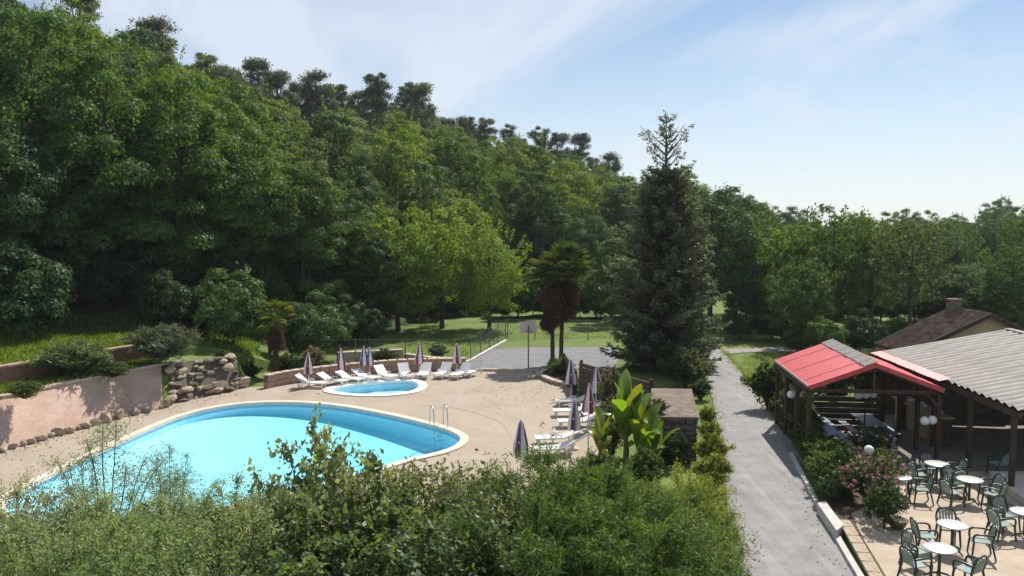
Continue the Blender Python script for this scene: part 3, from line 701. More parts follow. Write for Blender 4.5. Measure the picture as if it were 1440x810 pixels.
# understorey along the front of the wood
US = [broadleaf(160+k, 3.4, 1.7, .15, 34, 300, .14, r0=.06, flat=.8) for k in range(3)]
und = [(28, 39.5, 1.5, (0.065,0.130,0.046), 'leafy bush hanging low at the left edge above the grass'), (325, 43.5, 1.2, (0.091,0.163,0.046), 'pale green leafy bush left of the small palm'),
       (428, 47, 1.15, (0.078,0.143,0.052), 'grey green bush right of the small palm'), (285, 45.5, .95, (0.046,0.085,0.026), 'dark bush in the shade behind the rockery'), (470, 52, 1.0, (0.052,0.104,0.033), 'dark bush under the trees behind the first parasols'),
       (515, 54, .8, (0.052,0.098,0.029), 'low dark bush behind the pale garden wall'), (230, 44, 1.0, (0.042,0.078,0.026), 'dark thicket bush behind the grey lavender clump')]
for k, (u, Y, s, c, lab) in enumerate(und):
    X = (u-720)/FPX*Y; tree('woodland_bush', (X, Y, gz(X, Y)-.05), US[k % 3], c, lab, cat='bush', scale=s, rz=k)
rgu = random.Random(14)
for k, u in enumerate(range(-40, 540, 30)):
    Y = foot(u)+rgu.uniform(1.5, 5); X = (u-720)/FPX*Y
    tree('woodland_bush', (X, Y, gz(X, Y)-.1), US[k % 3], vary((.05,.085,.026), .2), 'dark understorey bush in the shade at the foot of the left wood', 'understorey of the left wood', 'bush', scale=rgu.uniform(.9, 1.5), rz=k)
for k, u in enumerate(range(1050, 1460, 24)):
    Y = rgu.uniform(60, 72); X = (u-720)/FPX*Y
    tree('woodland_bush', (X, Y, gz(X, Y)-.1), US[k % 3], vary((.07,.115,.032), .25), 'understorey bush beneath the trees right of the road bend', 'understorey right of the road', 'bush', scale=rgu.uniform(1.0, 1.6), rz=k)
# yellow green trees by the court
YG = [broadleaf(300+k, 9.5, 3.9, .9, 100, 360, .175, clump=(.13,.27), twigs=70) for k in range(2)]
for k, (u, y, s, lab) in enumerate([(560, 468, 1.0, 'bright yellow green tree behind the loungers, leftmost of its cluster'), (622, 463, 1.04, 'tallest bright yellow green tree in the middle of the cluster behind the loungers'), (688, 466, .86, 'bright yellow green tree beside the sports court, rightmost of its cluster')]):
    p = px(u, y); tree('yellow_green_tree', p, YG[k % 2], [(.150,.232,.036), (.175,.255,.038), (.165,.245,.04)][k], lab, scale=s, rz=k*2.1)
p = px(530, 474); tree('broadleaf_tree', p, BL[2], (.05,.10,.024), 'mid green tree at the left flank of the yellow green trees', scale=.68)
for k, (u, Y) in enumerate([(470, 62), (505, 66), (540, 67), (575, 69), (608, 68), (640, 71), (672, 73), (700, 76), (730, 79)]):
    X = (u-720)/FPX*Y
    tree('woodland_bush', (X, Y, gz(X, Y)-.1), US[k % 3], vary((.062,.105,.03), .2), 'dark bush in the shade behind the yellow green trees', 'bushes behind the yellow green trees', 'bush', scale=rgu.uniform(.9, 1.35), rz=k)
for k, u in enumerate(range(706, 900, 22)):
    Y = 69+rgu.uniform(0, 3); X = (u-720)/FPX*Y
    tree('woodland_bush', (X, Y, gz(X, Y)-.1), US[k % 3], vary((.07,.118,.034), .25), 'bush along the far edge of the lawn beyond the sports court', 'bushes beyond the far lawn', 'bush', scale=rgu.uniform(.8, 1.3), rz=k)
# trees behind the court and conifer
for k, (u, Y, h, c, lab) in enumerate([(735, 86, 9, (0.065,0.123,0.043), 'dark tree behind the far lawn, left of the twin palms'), (815, 84, 8.5, (0.087,0.152,0.058), 'grey green tree behind the far lawn, right of the twin palms'), (862, 66, 8, (0.102,0.174,0.043), 'light green tree leaning against the left side of the tall conifer'),
        (1000, 62, 11.5, (0.065,0.116,0.051), 'dark tree close behind the right side of the tall conifer'), (1035, 72, 12, (0.061,0.109,0.049), 'tall dark tree at the end of the ridge, left of the bend in the road'), (775, 92, 8.5, (0.051,0.094,0.043), 'dark tree in the gap behind the twin palms')]):
    X = (u-720)/FPX*Y; tree('broadleaf_tree', (X, Y, gz(X, Y)), BL[k % 5], c, lab, scale=(h/12,)*3, rz=k*1.7)
# right-hand trees beyond the lawn
RT = [broadleaf(330+k, 10, [3.6, 3.3, 3.0][k], [1.2, 1.6, 2.6][k], [96, 84, 62][k], [300, 260, 150][k], .22, clump=(.13,.26), twigs=[30, 90, 110][k], r0=[.2, .2, .2][k]) for k in range(3)]
right = [(1092, 60, 8.6, 0, (0.119,0.207,0.036), 'bright green tree right of the road bend'), (1172, 58, 9.6, 1, (0.087,0.147,0.042), 'tallest open topped tree behind the red roofed pavilion'),
         (1228, 60, 8.6, 1, (0.091,0.147,0.048), 'mid green tree just right of the tallest open topped tree'), (1283, 54, 8.3, 2, (0.084,0.112,0.056), 'thin brownish tree with a forked trunk behind the tiled house'),
         (1130, 52, 6.2, 0, (0.067,0.123,0.036), 'lower dark tree in front of the tallest tree behind the pavilion'), (1335, 72, 8.4, 1, (0.070,0.126,0.056), 'grey green tree beyond the thin forked tree'),
         (1425, 58, 7.0, 0, (0.070,0.137,0.042), 'rounded dark green tree at the right edge above the tiled house'), (1365, 66, 5.4, 0, (0.105,0.161,0.105), 'small silvery tree between the forked tree and the right edge'),
         (1395, 82, 9.5, 1, (0.063,0.119,0.049), 'dark tree on the hillside above the silvery tree'), (1448, 90, 10.5, 0, (0.084,0.140,0.049), 'tall tree cut by the right edge on the hillside'), (1062, 66, 9.2, 1, (0.077,0.140,0.042), 'dark tree filling the back of the road bend')]
for k, (u, Y, h, kd, c, lab) in enumerate(right):
    X = (u-720)/FPX*Y; tree('broadleaf_tree', (X, Y, gz(X, Y)-.05), RT[kd], c, lab, scale=(h/10,)*3, rz=k*1.9)
for k, (u, y, s, c, lab) in enumerate([(1160, 505, .75, (.08,.14,.03), 'bright bush showing over the ridge of the red roof'), (1120, 497, .55, (.06,.11,.03), 'low bush at the back left corner of the red pavilion'), (1210, 500, .8, (.035,.065,.022), 'dark bush behind the grey corrugated roof'), (1258, 498, .7, (.07,.12,.03), 'light bush between the two corrugated roofs'),
        (1040, 478, .75, (.05,.10,.03), 'round bush on the lawn inside the road bend'), (1420, 478, .7, (.09,.15,.03), 'bright bush at the right end of the tiled house'), (1340, 455, .9, (.09,.15,.03), 'yellow green bush beyond the tiled house chimney'), (1085, 480, .9, (.04,.08,.025), 'dark bush under the bright green tree by the bend')]):
    p = px(x=u, y=y); tree('garden_bush', p, US[k % 3], c, lab, cat='bush', scale=s, rz=k*1.1)

# ------------------------------------------------------------------ tall conifer
def conifer(seed, H, Rb):
    rg = random.Random(seed); rng = np.random.default_rng(seed); Pn = []; Nn = []; Tn = []; tn = []; Ls = []
    mb = MB(); mb.tube([(0,0,-.2), (0,0,.5), (.05,0,H*.5), (0,0,H*.99)], [.42, .34, .2, .02], 9)
    z = .5; k = 0
    while z < H-.25:
        s = z/H
        prof = Rb*(1.0 if s < .25 else max(0, (1-(s-.25)/.80))**.82)*(1 if s > .12 else .75+s*2)
        if s > .80: prof = Rb*.50*(1-((s-.80)/.26)**2)*rg.uniform(.55,1.15)
        nb = 11 if s < .78 else 6
        for b in range(nb):
            ph = k*2.4+b*6.283/nb+rg.uniform(-.3,.3); ln = prof*rg.uniform(.62, 1.2); d = np.array([math.cos(ph), math.sin(ph), 0])
            droop = (.28-.5*s) if s < .78 else -.75
            n = int((105 if s < .78 else 52)*max(.35, ln/2.2)); q = rng.random(n)**(.75 if s < .78 else .45)
            side = np.array([-d[1], d[0], 0]); wd = (.10+.42*ln*.3*q*(1.1-q)*2.2)
            off = rng.uniform(-1, 1, n)*wd
            p = d*(ln*q)[:, None]+side*off[:, None]; p[:, 2] = z-droop*ln*q*1.0+(.25*ln*q**3 if s < .78 else 0)+rng.normal(size=n)*(.09 if s < .78 else .08)
            Pn.append(p); t_ = d[None]*.8+side*(np.sign(off)*.7)[:, None]+np.array([0,0,-.25 if s < .78 else .5]); Tn.append(t_+rng.normal(size=(n,3))*.25)
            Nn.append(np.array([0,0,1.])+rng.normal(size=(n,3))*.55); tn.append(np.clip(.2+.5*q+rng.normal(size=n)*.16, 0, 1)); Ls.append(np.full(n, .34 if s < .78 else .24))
            if b % 2 == 0: mb.tube([(0,0,z), tuple(d*ln*.5+np.array([0,0,z-droop*ln*.5])), tuple(d*ln*.95+np.array([0,0,z-droop*ln*.95+.2*ln]))], [.05, .03, .01], 4, cap=False)
        z += (.30 if s < .78 else .42)*rg.uniform(.85,1.15); k += 1
    P = np.concatenate(Pn); Lg = np.concatenate(Ls)*rng.uniform(.7,1.3,len(P))
    return mb.mesh('trunk', M['bark']), leaf_mesh('crown', P, np.concatenate(Nn), Lg, Lg*.3, M['needle'], rng, tint=np.concatenate(tn), T=np.concatenate(Tn))
cp = px(932, 519)
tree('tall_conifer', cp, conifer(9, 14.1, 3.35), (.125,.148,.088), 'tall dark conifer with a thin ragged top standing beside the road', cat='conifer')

# ------------------------------------------------------------------ palms
def fan_mesh(seed, r, dead=False, nseg=15):
    rg = random.Random(seed); mb = MB(); spread = R(150); vs = []; fs = []
    for k in range(nseg):
        a = -spread/2+spread*k/(nseg-1); w = R(150)/nseg*.42; ln = r*rg.uniform(.86,1.05)*(1-.18*abs(a)/1.3); dr = ln*(.22 if not dead else .45)*rg.uniform(.6,1.3)
        b = len(vs); fold = .03
        vs += [(0,0,0), (math.sin(a-w)*ln*.55, math.cos(a-w)*ln*.55, fold), (math.sin(a)*ln, math.cos(a)*ln, -dr), (math.sin(a+w)*ln*.55, math.cos(a+w)*ln*.55, fold), (math.sin(a)*ln*.55, math.cos(a)*ln*.55, -.03)]
        fs += [(b, b+1, b+4), (b, b+4, b+3), (b+1, b+2, b+4), (b+4, b+2, b+3)]
    mb.add(vs, fs); mb.tube([(0,-.65,-.18), (0,-.3,-.02), (0,0,0)], [.014,.011,.008], 4, cap=False)
    me = mb.mesh('frond', M['dead'] if dead else M['leaf'])
    rng = np.random.default_rng(seed); at = me.attributes.new('tint', 'FLOAT', 'FACE'); at.data.foreach_set('value', np.clip(rng.normal(size=len(me.polygons))*.15+.55, 0, 1).astype(np.float32)); return me
FAN = [fan_mesh(k, .62) for k in range(3)]; DFAN = [fan_mesh(k+9, .6, True) for k in range(3)]
def palm(loc, h, label, seed, nlive=34, ndead=26, lean=(0,0), s=1.0, tr=.105, live=(.075,.115,.035), skirt=1.9):
    rg = random.Random(seed); t = empty('palm_tree', loc, 0, label, 'palm')
    mb = MB(); n = 14; pts = []; rs = []
    for k in range(n+1):
        f = k/n; pts.append((lean[0]*f*f, lean[1]*f*f, h*f-.05)); rs.append(tr*(1.25-.3*f)*(1+.06*(k % 2)))
    mb.tube(pts, rs, 9); mb.obj('trunk', M['palmbark'], t); top = Vector(pts[-1])
    def put(me, el, ph, rr, zoff):
        o = link('frond', me, t); o.color = (*[c*rg.uniform(.75,1.3) for c in live], 1)
        d = Vector((math.cos(ph)*math.cos(el), math.sin(ph)*math.cos(el), math.sin(el)))
        side = Vector((-math.sin(ph), math.cos(ph), 0)); up = side.cross(d)*-1
        up = d.cross(side)*-1 if False else side.cross(d)
        if up.z < 0: up = -up
        xax = d.cross(up).normalized()
        Mx = Matrix((xax, d, up)).transposed().to_4x4(); Mx.translation = top+Vector((0,0,zoff))+d*rr; o.matrix_local = Mx @ Matrix.Diagonal((s,s,s,1))
    for k in range(nlive): put(rg.choice(FAN), R(rg.uniform(-38, 80)), k*2.4+rg.uniform(-.3,.3), .70*s*rg.uniform(.8,1.15), .1)
    for k in range(ndead): put(rg.choice(DFAN), R(rg.uniform(-84, -38)), k*2.4+rg.uniform(-.3,.3), rg.uniform(.3,.62)*s, -rg.random()**1.2*skirt)
    return t
p1 = px(777, 512.5); p2 = px(789, 509.5)
palm((p1.x, p1.y, 0), 5.1, 'left one of the twin palms with a brown skirt by the sports court', 3, 52, 60, (-.12,0), 1.28, skirt=2.0)
palm((p2.x, p2.y, 0), 5.75, 'right, taller one of the twin palms beside the sports court', 4, 54, 60, (.25,0), 1.28, skirt=2.2)
p3 = Vector(((384-720)/FPX*42.6, 42.6, 0)); palm((p3.x, p3.y, gz(p3.x, p3.y)-.05), 3.1, 'small palm with brown hanging fronds behind the low wall', 6, 26, 34, (.1,0), .95, .12, live=(.13,.16,.03), skirt=1.1)

# ------------------------------------------------------------------ banana plants
def banana_leaf(seed, ln, w, bend):
    rg = random.Random(seed); mb = MB(); n = 12; vs = []; pos = Vector((0,0,0)); ang = R(84)
    for k in range(n+1):
        f = k/n; ww = w*math.sin(math.pi*min(1, .06+f*.94))**.55*(1 if f < .98 else .3)*.5
        if f < .12: ww = .03
        tear = rg.uniform(.9, 1.05)
        nrm = Vector((0, -math.sin(ang), math.cos(ang)))
        vs += [tuple(pos+Vector((-ww*tear, 0, 0))+nrm*ww*.35), tuple(pos), tuple(pos+Vector((ww*tear, 0, 0))+nrm*ww*.35)]
        pos = pos+Vector((0, math.cos(ang), math.sin(ang)))*(ln/n); ang -= bend/n*(f*2)
    fs = []
    for k in range(n): b = k*3; fs += [(b, b+1, b+4, b+3), (b+1, b+2, b+5, b+4)]
    mb.add(vs, fs, 0, True); me = mb.mesh('leaf', M['bigleaf'])
    at = me.attributes.new('tint', 'FLOAT', 'FACE'); at.data.foreach_set('value', np.array([.5+.12*((i//2) % 2) for i in range(len(me.polygons))], dtype=np.float32)); return me
BAN = [banana_leaf(1, 1.9, .52, R(20)), banana_leaf(2, 1.7, .55, R(55)), banana_leaf(3, 1.5, .45, R(100)), banana_leaf(4, 1.2, .42, R(135))]
def banana(loc, h, nl, seed, label, col=(.13,.22,.03), sc_=1):
    rg = random.Random(seed); t = empty('banana_plant', loc, rg.uniform(0,6), label, 'banana plant')
    MB().tube([(0,0,-.05),(.02,0,h*.5),(0,.02,h)], [.12,.10,.06], 9).obj('stem', mat('banana stem', (.09,.10,.04), .7, (.14,.11,.06), 6), t)
    for k in range(nl):
        f = k/nl; kind = 0 if f < .35 else 1 if f < .6 else 2 if f < .82 else 3
        o = link('leaf', BAN[kind], t); o.location = (0, 0, h*(1-.35*f)); o.rotation_euler = (R(rg.uniform(-8,5))-R(18)*f*(1.5), R(rg.uniform(-8,8)), k*2.4+rg.uniform(-.3,.3)); s = sc_*rg.uniform(.8,1.1); o.scale = (s,s,s)
        o.color = (*[c*rg.uniform(.75,1.15) for c in col], 1)
    return t
banana(px(880, 662), 1.35, 12, 1, 'largest banana plant with tall upright leaves in front of the stone store', sc_=1.05)
banana(px(900, 668), 1.0, 10, 2, 'banana plant right of the largest one, beside the stone store', (.11,.19,.03), .95)
banana(px(845, 664), .8, 8, 3, 'small banana plant left of the largest one, by the white handrail', (.14,.22,.03), .8)
banana(px(921, 668), .7, 8, 4, 'low banana plant against the stone store front', (.09,.16,.03), .72)

# ------------------------------------------------------------------ parasols
def parasol_meshes(m2):
    mb = MB(); n = 16; prof = [(.03,.0),(.06,-.12),(.10,-.4),(.145,-.75),(.17,-1.0),(.15,-1.12)]; vs = []; fs = []; rgp = random.Random(3)
    for r, z in prof:
        for k in range(n):
            g = 2*math.pi*k/n; rr = r*(1.18 if k % 2 == 0 else .72)*rgp.uniform(.94,1.06); vs.append((rr*math.cos(g), rr*math.sin(g), z+(rgp.uniform(-.05,.03) if z < -1 else 0)))
    for i in range(len(prof)-1):
        for k in range(n): fs.append((i*n+k, (i+1)*n+k, (i+1)*n+(k+1) % n, i*n+(k+1) % n))
    mb.add(vs, fs); me = mb.mesh('canopy', [M['cloth'], m2])
    for i, p in enumerate(me.polygons): p.material_index = ((i % n)//2) % 2
    return me
PAR = {'purple': parasol_meshes(M['purple']), 'violet': parasol_meshes(M['violet'])}
d_ = MB(); d_.tube([(0,0,.06),(0,0,1.86)], .019, 8); POLE = d_.mesh('pole', M['white'])
d_ = MB(); d_.lathe([(0,.0),(.22,.0),(.22,.05),(.06,.09),(.035,.14),(.035,.3),(0,.3)], 14); PBASE = d_.mesh('base', M['slab'])
d_ = MB(); d_.lathe([(0,1.93),(.018,1.92),(.025,1.89),(.014,1.86)], 8); FIN = d_.mesh('finial', M['white'])
d_ = MB(); d_.lathe([(.125,.02),(.135,0),(.125,-.02)], 12); TIE = d_.mesh('tie', M['cloth'])
def parasol(loc, kind, label, rz=0, s=1.0, lean=0):
    t = empty('closed_parasol', loc, rz, label, 'parasol', None); t.rotation_euler = (lean, lean*.6, rz); t.scale = (s,s,s)
    link('pole', POLE, t); link('base', PBASE, t); c = link('canopy', PAR[kind], t); c.location = (0,0,1.87); c.scale = (1.35,1.35,1.0); link('finial', FIN, t); q = link('tie', TIE, t); q.location = (0,0,1.2); q.scale = (1.35,1.35,1); return t
for x, y, k, s, lab in [(434, 544.5, 'purple', .92, 'closed burgundy and white parasol, leftmost of those along the low wall'), (482, 538, 'purple', .94, 'closed burgundy parasol, second along the low wall behind the loungers'),
        (512, 531, 'violet', .9, 'left of two closed violet parasols side by side behind the loungers'), (520, 531, 'violet', .86, 'right of two closed violet parasols side by side behind the loungers'),
        (589, 529, 'purple', .95, 'closed pale parasol behind the middle of the lounger row'), (643, 528, 'purple', .92, 'closed pale parasol at the right end of the lounger row'),
        (803, 562, 'violet', 1.0, 'closed white parasol against the dark board wall'), (838, 575, 'violet', 1.0, 'closed white and violet parasol, furthest of those by the stacked loungers'),
        (827, 606, 'purple', 1.0, 'closed burgundy parasol, largest of those left of the banana plants'), (806, 632, 'violet', .95, 'closed violet parasol standing behind the white handrail'),
        (732, 671, 'violet', .98, 'dark closed parasol rising alone behind the front shrubs')]:
    parasol(px(x, y), k, lab, rz=x, s=s, lean=R((x*7 % 9)-4)*.5)

# ------------------------------------------------------------------ sun loungers
def slats(n, w, l, th):
    mb = MB(); g = l/n
    for k in range(n): mb.box((0, g*(k+.5), 0), (w, g*.82, th))
    for s_ in (-1, 1): mb.box((s_*(w/2+.02), l/2, -.005), (.05, l, .055))
    return mb
LB = slats(11, .56, 1.22, .03).mesh('bed', M['white']); LK = slats(7, .56, .72, .03).mesh('backrest', M['white'])
LL = MB().box((0,0,.15), (.055,.07,.30), taper=1.2).mesh('leg', M['white'])
LW = MB().tube([(-.28,0,0),(.28,0,0)], .02, 6).mesh('crossbar', M['white'])
LAR = MB().box((0,0,.11), (.05,.3,.035)).box((0,-.12,.05), (.04,.04,.11)).box((0,.12,.05), (.04,.04,.11)).mesh('armrest', M['white'])
def lounger(loc, foot_dir, label, tilt=38, group=None):
    t = empty('sun_lounger', loc, math.atan2(foot_dir[1], foot_dir[0])-math.pi/2, label, 'sun lounger', group); t.scale = (.88,.86,.85)   # feet towards +Y
    b = link('bed', LB, t); b.location = (0, -.28, .32)
    k = link('backrest', LK, t); k.location = (0, -.28, .32); k.rotation_euler = (R(-tilt), 0, math.pi)
    k.rotation_euler = (R(tilt), 0, math.pi)
    for sx in (-1, 1):
        for yy in (-.62, .78): o = link('leg', LL, t); o.location = (sx*.27, yy, 0)
        o = link('armrest', LAR, t); o.location = (sx*.31, -.05, .34)
    for yy in (-.62, .78): o = link('crossbar', LW, t); o.location = (0, yy, .12)
    return t
wh = ['first', 'second', 'third', 'fourth', 'fifth', 'sixth', 'seventh', 'eighth', 'ninth', 'tenth']
lr = [(437,545,(1,-.12)),(468,541,(1,-.35)),(493,538.5,(1,-.5)),(515,536,(.9,-.6)),(542,533.5,(.7,-.75)),(570,531.5,(.35,-1)),(597,530.5,(-.05,-1)),(623,530,(-.3,-1)),(648,531,(-.55,-1)),(665,528,(-.5,-1))]
for k, (x, y, d) in enumerate(lr):
    lounger(px(x, y), d, '%s white sun lounger from the left along the low wall' % wh[k] if k < 9 else 'white sun lounger at the right end of the row, by the court edge', tilt=[40,30,28,30,42,46,44,44,46,60][k])
for k, (x, y, d, tl, lab) in enumerate([(806,571,(-1,-.1),25,'white sun lounger nearest the dark board wall'), (804,585,(-1,-.08),22,'white sun lounger just behind the largest burgundy parasol'), (842,577,(-1,-.1),35,'white sun lounger at the back, right of the parasol group'),
        (846,590,(-1,-.1),30,'white sun lounger at the right, against the banana leaves'), (782,624,(-1,-.15),20,'white sun lounger left of the handrail, the farther of two'), (775,640,(-1,-.15),18,'white sun lounger left of the handrail, the nearer of two'), (812,600,(-1,-.1),20,'white sun lounger under the largest burgundy parasol')]):
    lounger(px(x, y), d, lab, tl)

# ------------------------------------------------------------------ pool ladder, handrail, court hoop, fence
a = px(617, 600); t = empty('pool_ladder', a, R(20), 'steel pool ladder with two curved rails at the right end of the pool', 'ladder')
for sx in (-.28, .28):
    pts = [(sx, .35, 0), (sx, .33, .5), (sx, .22, .78), (sx, 0, .86), (sx, -.22, .74), (sx, -.33, .4), (sx, -.36, -.5), (sx, -.36, -.9)]
    MB().tube(crom(pts, 4, False), .022, 8).obj('rail', M['metal'], t)
for z in (-.25, -.5, -.75): MB().box((0,-.37,z), (.56,.09,.03)).obj('tread', M['white'], t)
hr = empty('handrail', px(800, 660), 0, 'white handrail slanting down beside the loungers and banana plants', 'railing')
a = pxd(774, 641, 27.8)-hr.location; b = pxd(832, 608, 26.8)-hr.location
MB().tube([a, b], .035, 8).obj('top_rail', M['white'], hr)
for f in (.08, .5, .92): q = a.lerp(b, f); MB().tube([q, (q.x, q.y, 0)], .028, 8).obj('post', M['white'], hr)
a2, b2 = pxd(828, 668, 27)-hr.location, pxd(846, 650, 26.6)-hr.location; MB().tube([a2, b2], .03, 8).obj('lower_rail', M['white'], hr)
bh = empty('basketball_hoop', px(743, 519), 0, 'basketball hoop with a rounded pale backboard on a thin pole', 'basketball hoop')
MB().tube([(0,0,0),(0,0,2.5)], .04, 8).obj('pole', M['post'], bh)
mb = MB(); pl = [(-.42,0),(.42,0),(.52,.25),(.46,.5),(.28,.64),(0,.69),(-.28,.64),(-.46,.5),(-.52,.25)]; mb.prism(pl, -.02, .02)
o = mb.obj('backboard', mat('pale weathered backboard', (.42,.38,.34), .8, (.52,.48,.43), 4), bh); o.rotation_euler = (R(90), 0, 0); o.location = (0,.06,2.05)
mb = MB(); mb.tube([(.2*math.cos(g*.4488), .2*math.sin(g*.4488), 0) for g in range(15)], .012, 6); o = mb.obj('rim', M['redmetal'], bh); o.location = (0, -.24, 2.2)
FP = MB().tube([(0,0,-.1),(0,0,1.55)], .032, 6).mesh('fence_post', M['post'])
def fence(name, pts, label, h=1.45, step=2.4, zs=True):
    root = empty(name, pts[0], 0, label, 'fence'); o0 = Vector(pts[0]); mw = MB()
    for i in range(len(pts)-1):
        a, b = pts[i], pts[i+1]; d = b-a; n = max(1, round(d.length/step))
        for k in range(n+(i == len(pts)-2)):
            q = a.lerp(b, k/n); o = link('fence_post', FP, root); o.location = q-o0
        for z in (.08, .5, .95, h): mw.tube([a-o0+Vector((0,0,z)), b-o0+Vector((0,0,z))], .006, 3, cap=False)
        m_ = int(d.length/.16)
        for k in range(m_):                   # diamond mesh
            for s_ in (1, -1):
                f0, f1 = k/m_, min(1, max(0, (k+s_*h/.16*.6)/m_))
                zt = h if 0 < (k+s_*h/.16*.6)/m_ < 1 else h*abs(f1-f0)*m_/(h/.16*.6)
                mw.tube([a.lerp(b, f0)-o0+Vector((0,0,.05)), a.lerp(b, f1)-o0+Vector((0,0,max(.06, zt)))], .0028, 3, cap=False)
    o = mw.obj('wire_mesh', M['wire'], root); o['kind'] = 'stuff'; return root
fence('wire_fence', [px(*p) for p in [(318,540),(333,528)]]+[Vector((px(u,512).x, px(u,512).y, 0)) for u in (420, 500, 570)], 'thin wire fence running behind the small palm and low wall')
fence('wire_fence', [px(*p) for p in [(570,512),(640,513)]]+[px(662,507), px(711,478)], 'wire fence along the left side of the sports court')
fence('wire_fence', [px(*p) for p in [(714,478),(790,478.5),(864,480)]], 'wire fence across the far side of the sports court')

# ------------------------------------------------------------------ red roofed pavilion
def corr_sheet(w, l, amp, waves, m, th=.006):
    """corrugated sheet: width along x, length along y, ribs run along y"""
    mb = MB(); n = waves*6; vs = []
    for j in (0, l):
        for i in range(n+1):
            x = w*i/n; vs.append((x, j, amp*math.sin(2*math.pi*waves*i/n)))
    mb.add(vs, [(i, i+1, n+1+i+1, n+1+i) for i in range(n)], 0, True)
    vs2 = [(x, y, z-th) for x, y, z in vs]; mb.add(vs2, [(n+1+i, n+1+i+1, i+1, i) for i in range(n)], 0, True)
    mb.add(vs+vs2, [(i, 2*n+2+i, 2*n+3+i, i+1) for i in range(n)]+[(n+1+i, n+2+i, 3*n+4+i, 3*n+3+i) for i in range(n)])
    return mb.mesh('roof_sheet', m)
def frame_to(o, origin, xdir, ydir):
    x = Vector(xdir).normalized(); y = Vector(ydir); y = (y-x*y.dot(x)).normalized(); z = x.cross(y)
    Mx = Matrix((x, y, z)).transposed().to_4x4(); Mx.translation = origin; o.matrix_local = Mx
EA, ED, RC, RB = Vector((10.75, 32.2, 2.6)), Vector((10.15, 26.9, 2.6)), Vector((12.3, 26.65, 3.42)), Vector((12.85, 31.95, 3.42))
V0 = Vector((14.5, 26.4, 2.6)); V1 = Vector((15.0, 31.7, 2.6))
pv = empty('pavilion', (12.4, 29.4, 0), 0, 'open timber pavilion with a bright red corrugated roof beside the road', 'pavilion'); O = Vector((12.4, 29.4, 0))
roof = MB(); roof.add([EA-O+Vector((.1,0,-.07)), ED-O+Vector((.1,0,-.07)), RC-O+Vector((0,0,-.07)), RB-O+Vector((0,0,-.07)), V0-O+Vector((0,0,-.07)), V1-O+Vector((0,0,-.07))], [(0,1,2,3), (3,2,4,5)])
rf = roof.obj('roof', M['timber'], pv)
e = (EA-ED); ns = 6; wd = e.length/ns; sl = (RC-ED)
SH = corr_sheet(wd+.05, sl.length*.84, .014, 6, M['redmetal']); SH2 = corr_sheet(wd+.05, (V0-RC).length, .014, 6, M['redmetal']); SG = corr_sheet(wd+.04, sl.length*.2, .03, 4, M['fibre'])
for k in range(ns):
    o = link('roof_sheet', SH, rf); frame_to(o, ED-O+e*((k+1)/ns)+Vector((0,0,.022*(k % 2))), -e, sl)
    o = link('roof_sheet', SG, rf); frame_to(o, ED-O+e*((k+1)/ns)+sl*.83+Vector((0,0,.05+.008*(k % 2))), -e, sl)
    o = link('roof_sheet', SH2, rf); e2 = V1-V0; frame_to(o, V0-O+e2*(k/ns)+Vector((0,0,.012*(k % 2))), e2, RC-V0)
def beam(a, b, w, h, name, parent, m='timber'):
    d = Vector(b)-Vector(a); mbx = MB(); ln = d.length
    q = d.to_track_quat('X', 'Z').to_matrix().to_4x4(); mbx.box((Vector(a)+Vector(b))/2, (ln, w, h), M=q); return mbx.obj(name, M[m], parent)
dz = Vector((0,0,-.17)); beam(ED-O+dz+e*.02, EA-O+dz-e*.02, .09, .16, 'eaves_beam', pv); beam(V0-O+dz, V1-O+dz, .09, .16, 'eaves_beam', pv); beam(RC-O+dz, RB-O+dz, .09, .18, 'ridge_beam', pv)
ff = Vector((0,-.03,-.06))
beam(ED-O+ff, RC-O+ff, .03, .15, 'fascia', pv, 'redmetal'); beam(RC-O+ff, V0-O+ff, .03, .15, 'fascia', pv, 'redmetal'); beam(ED-O+Vector((-.03,0,-.02)), EA-O+Vector((-.03,0,-.02)), .03, .09, 'gutter', pv, 'wallcap')
for f in (.03, .35, .66, .97):
    l, r_, c = ED.lerp(EA, f)-O+dz, V0.lerp(V1, f)-O+dz, RC.lerp(RB, f)-O+dz
    beam(l, r_, .07, .14, 'tie_beam', pv); beam(l, c, .06, .12, 'rafter', pv); beam(r_, c, .06, .12, 'rafter', pv); beam((l+r_)/2, c, .08, .08, 'king_post', pv)
PST = MB().box((0,0,1.22), (.13,.13,2.44)).mesh('post', M['timber']); BRC = MB().box((0,0,0), (.62,.07,.08)).mesh('brace', M['timber'])
for f in (.03, .35, .66, .97):
    for Lq, s_ in ((ED.lerp(EA, f), 1), (V0.lerp(V1, f), -1)):
        o = link('post', PST, pv); o.location = (Lq.x-O.x+.08*s_, Lq.y-O.y, 0)
        b = link('brace', BRC, pv); b.location = (Lq.x-O.x+.3*s_, Lq.y-O.y, 2.18); b.rotation_euler = (0, R(-45)*s_, 0)
# low balustrade on the road side, hidden partly by the hedge
for f0, f1 in ((.03,.35), (.35,.66), (.66,.97)):
    a, b = ED.lerp(EA, f0)-O, ED.lerp(EA, f1)-O; a.z = b.z = .9; a.x += .08; b.x += .08; beam(a, b, .06, .07, 'balustrade_rail', pv)
    for k in range(1, 6):
        q = a.lerp(b, k/6); beam((q.x, q.y, 0), (q.x, q.y, .88), .04, .04, 'baluster', pv)
bkb = MB().box((0,0,0), (4.1,.03,.21)).mesh('back_board', M['board'])
for k in range(5): o = link('back_board', bkb, pv); c_ = (EA+V1)/2-O; o.location = (c_.x, c_.y-.15, .15+.235*k); o.rotation_euler = (0,0,R(-6))
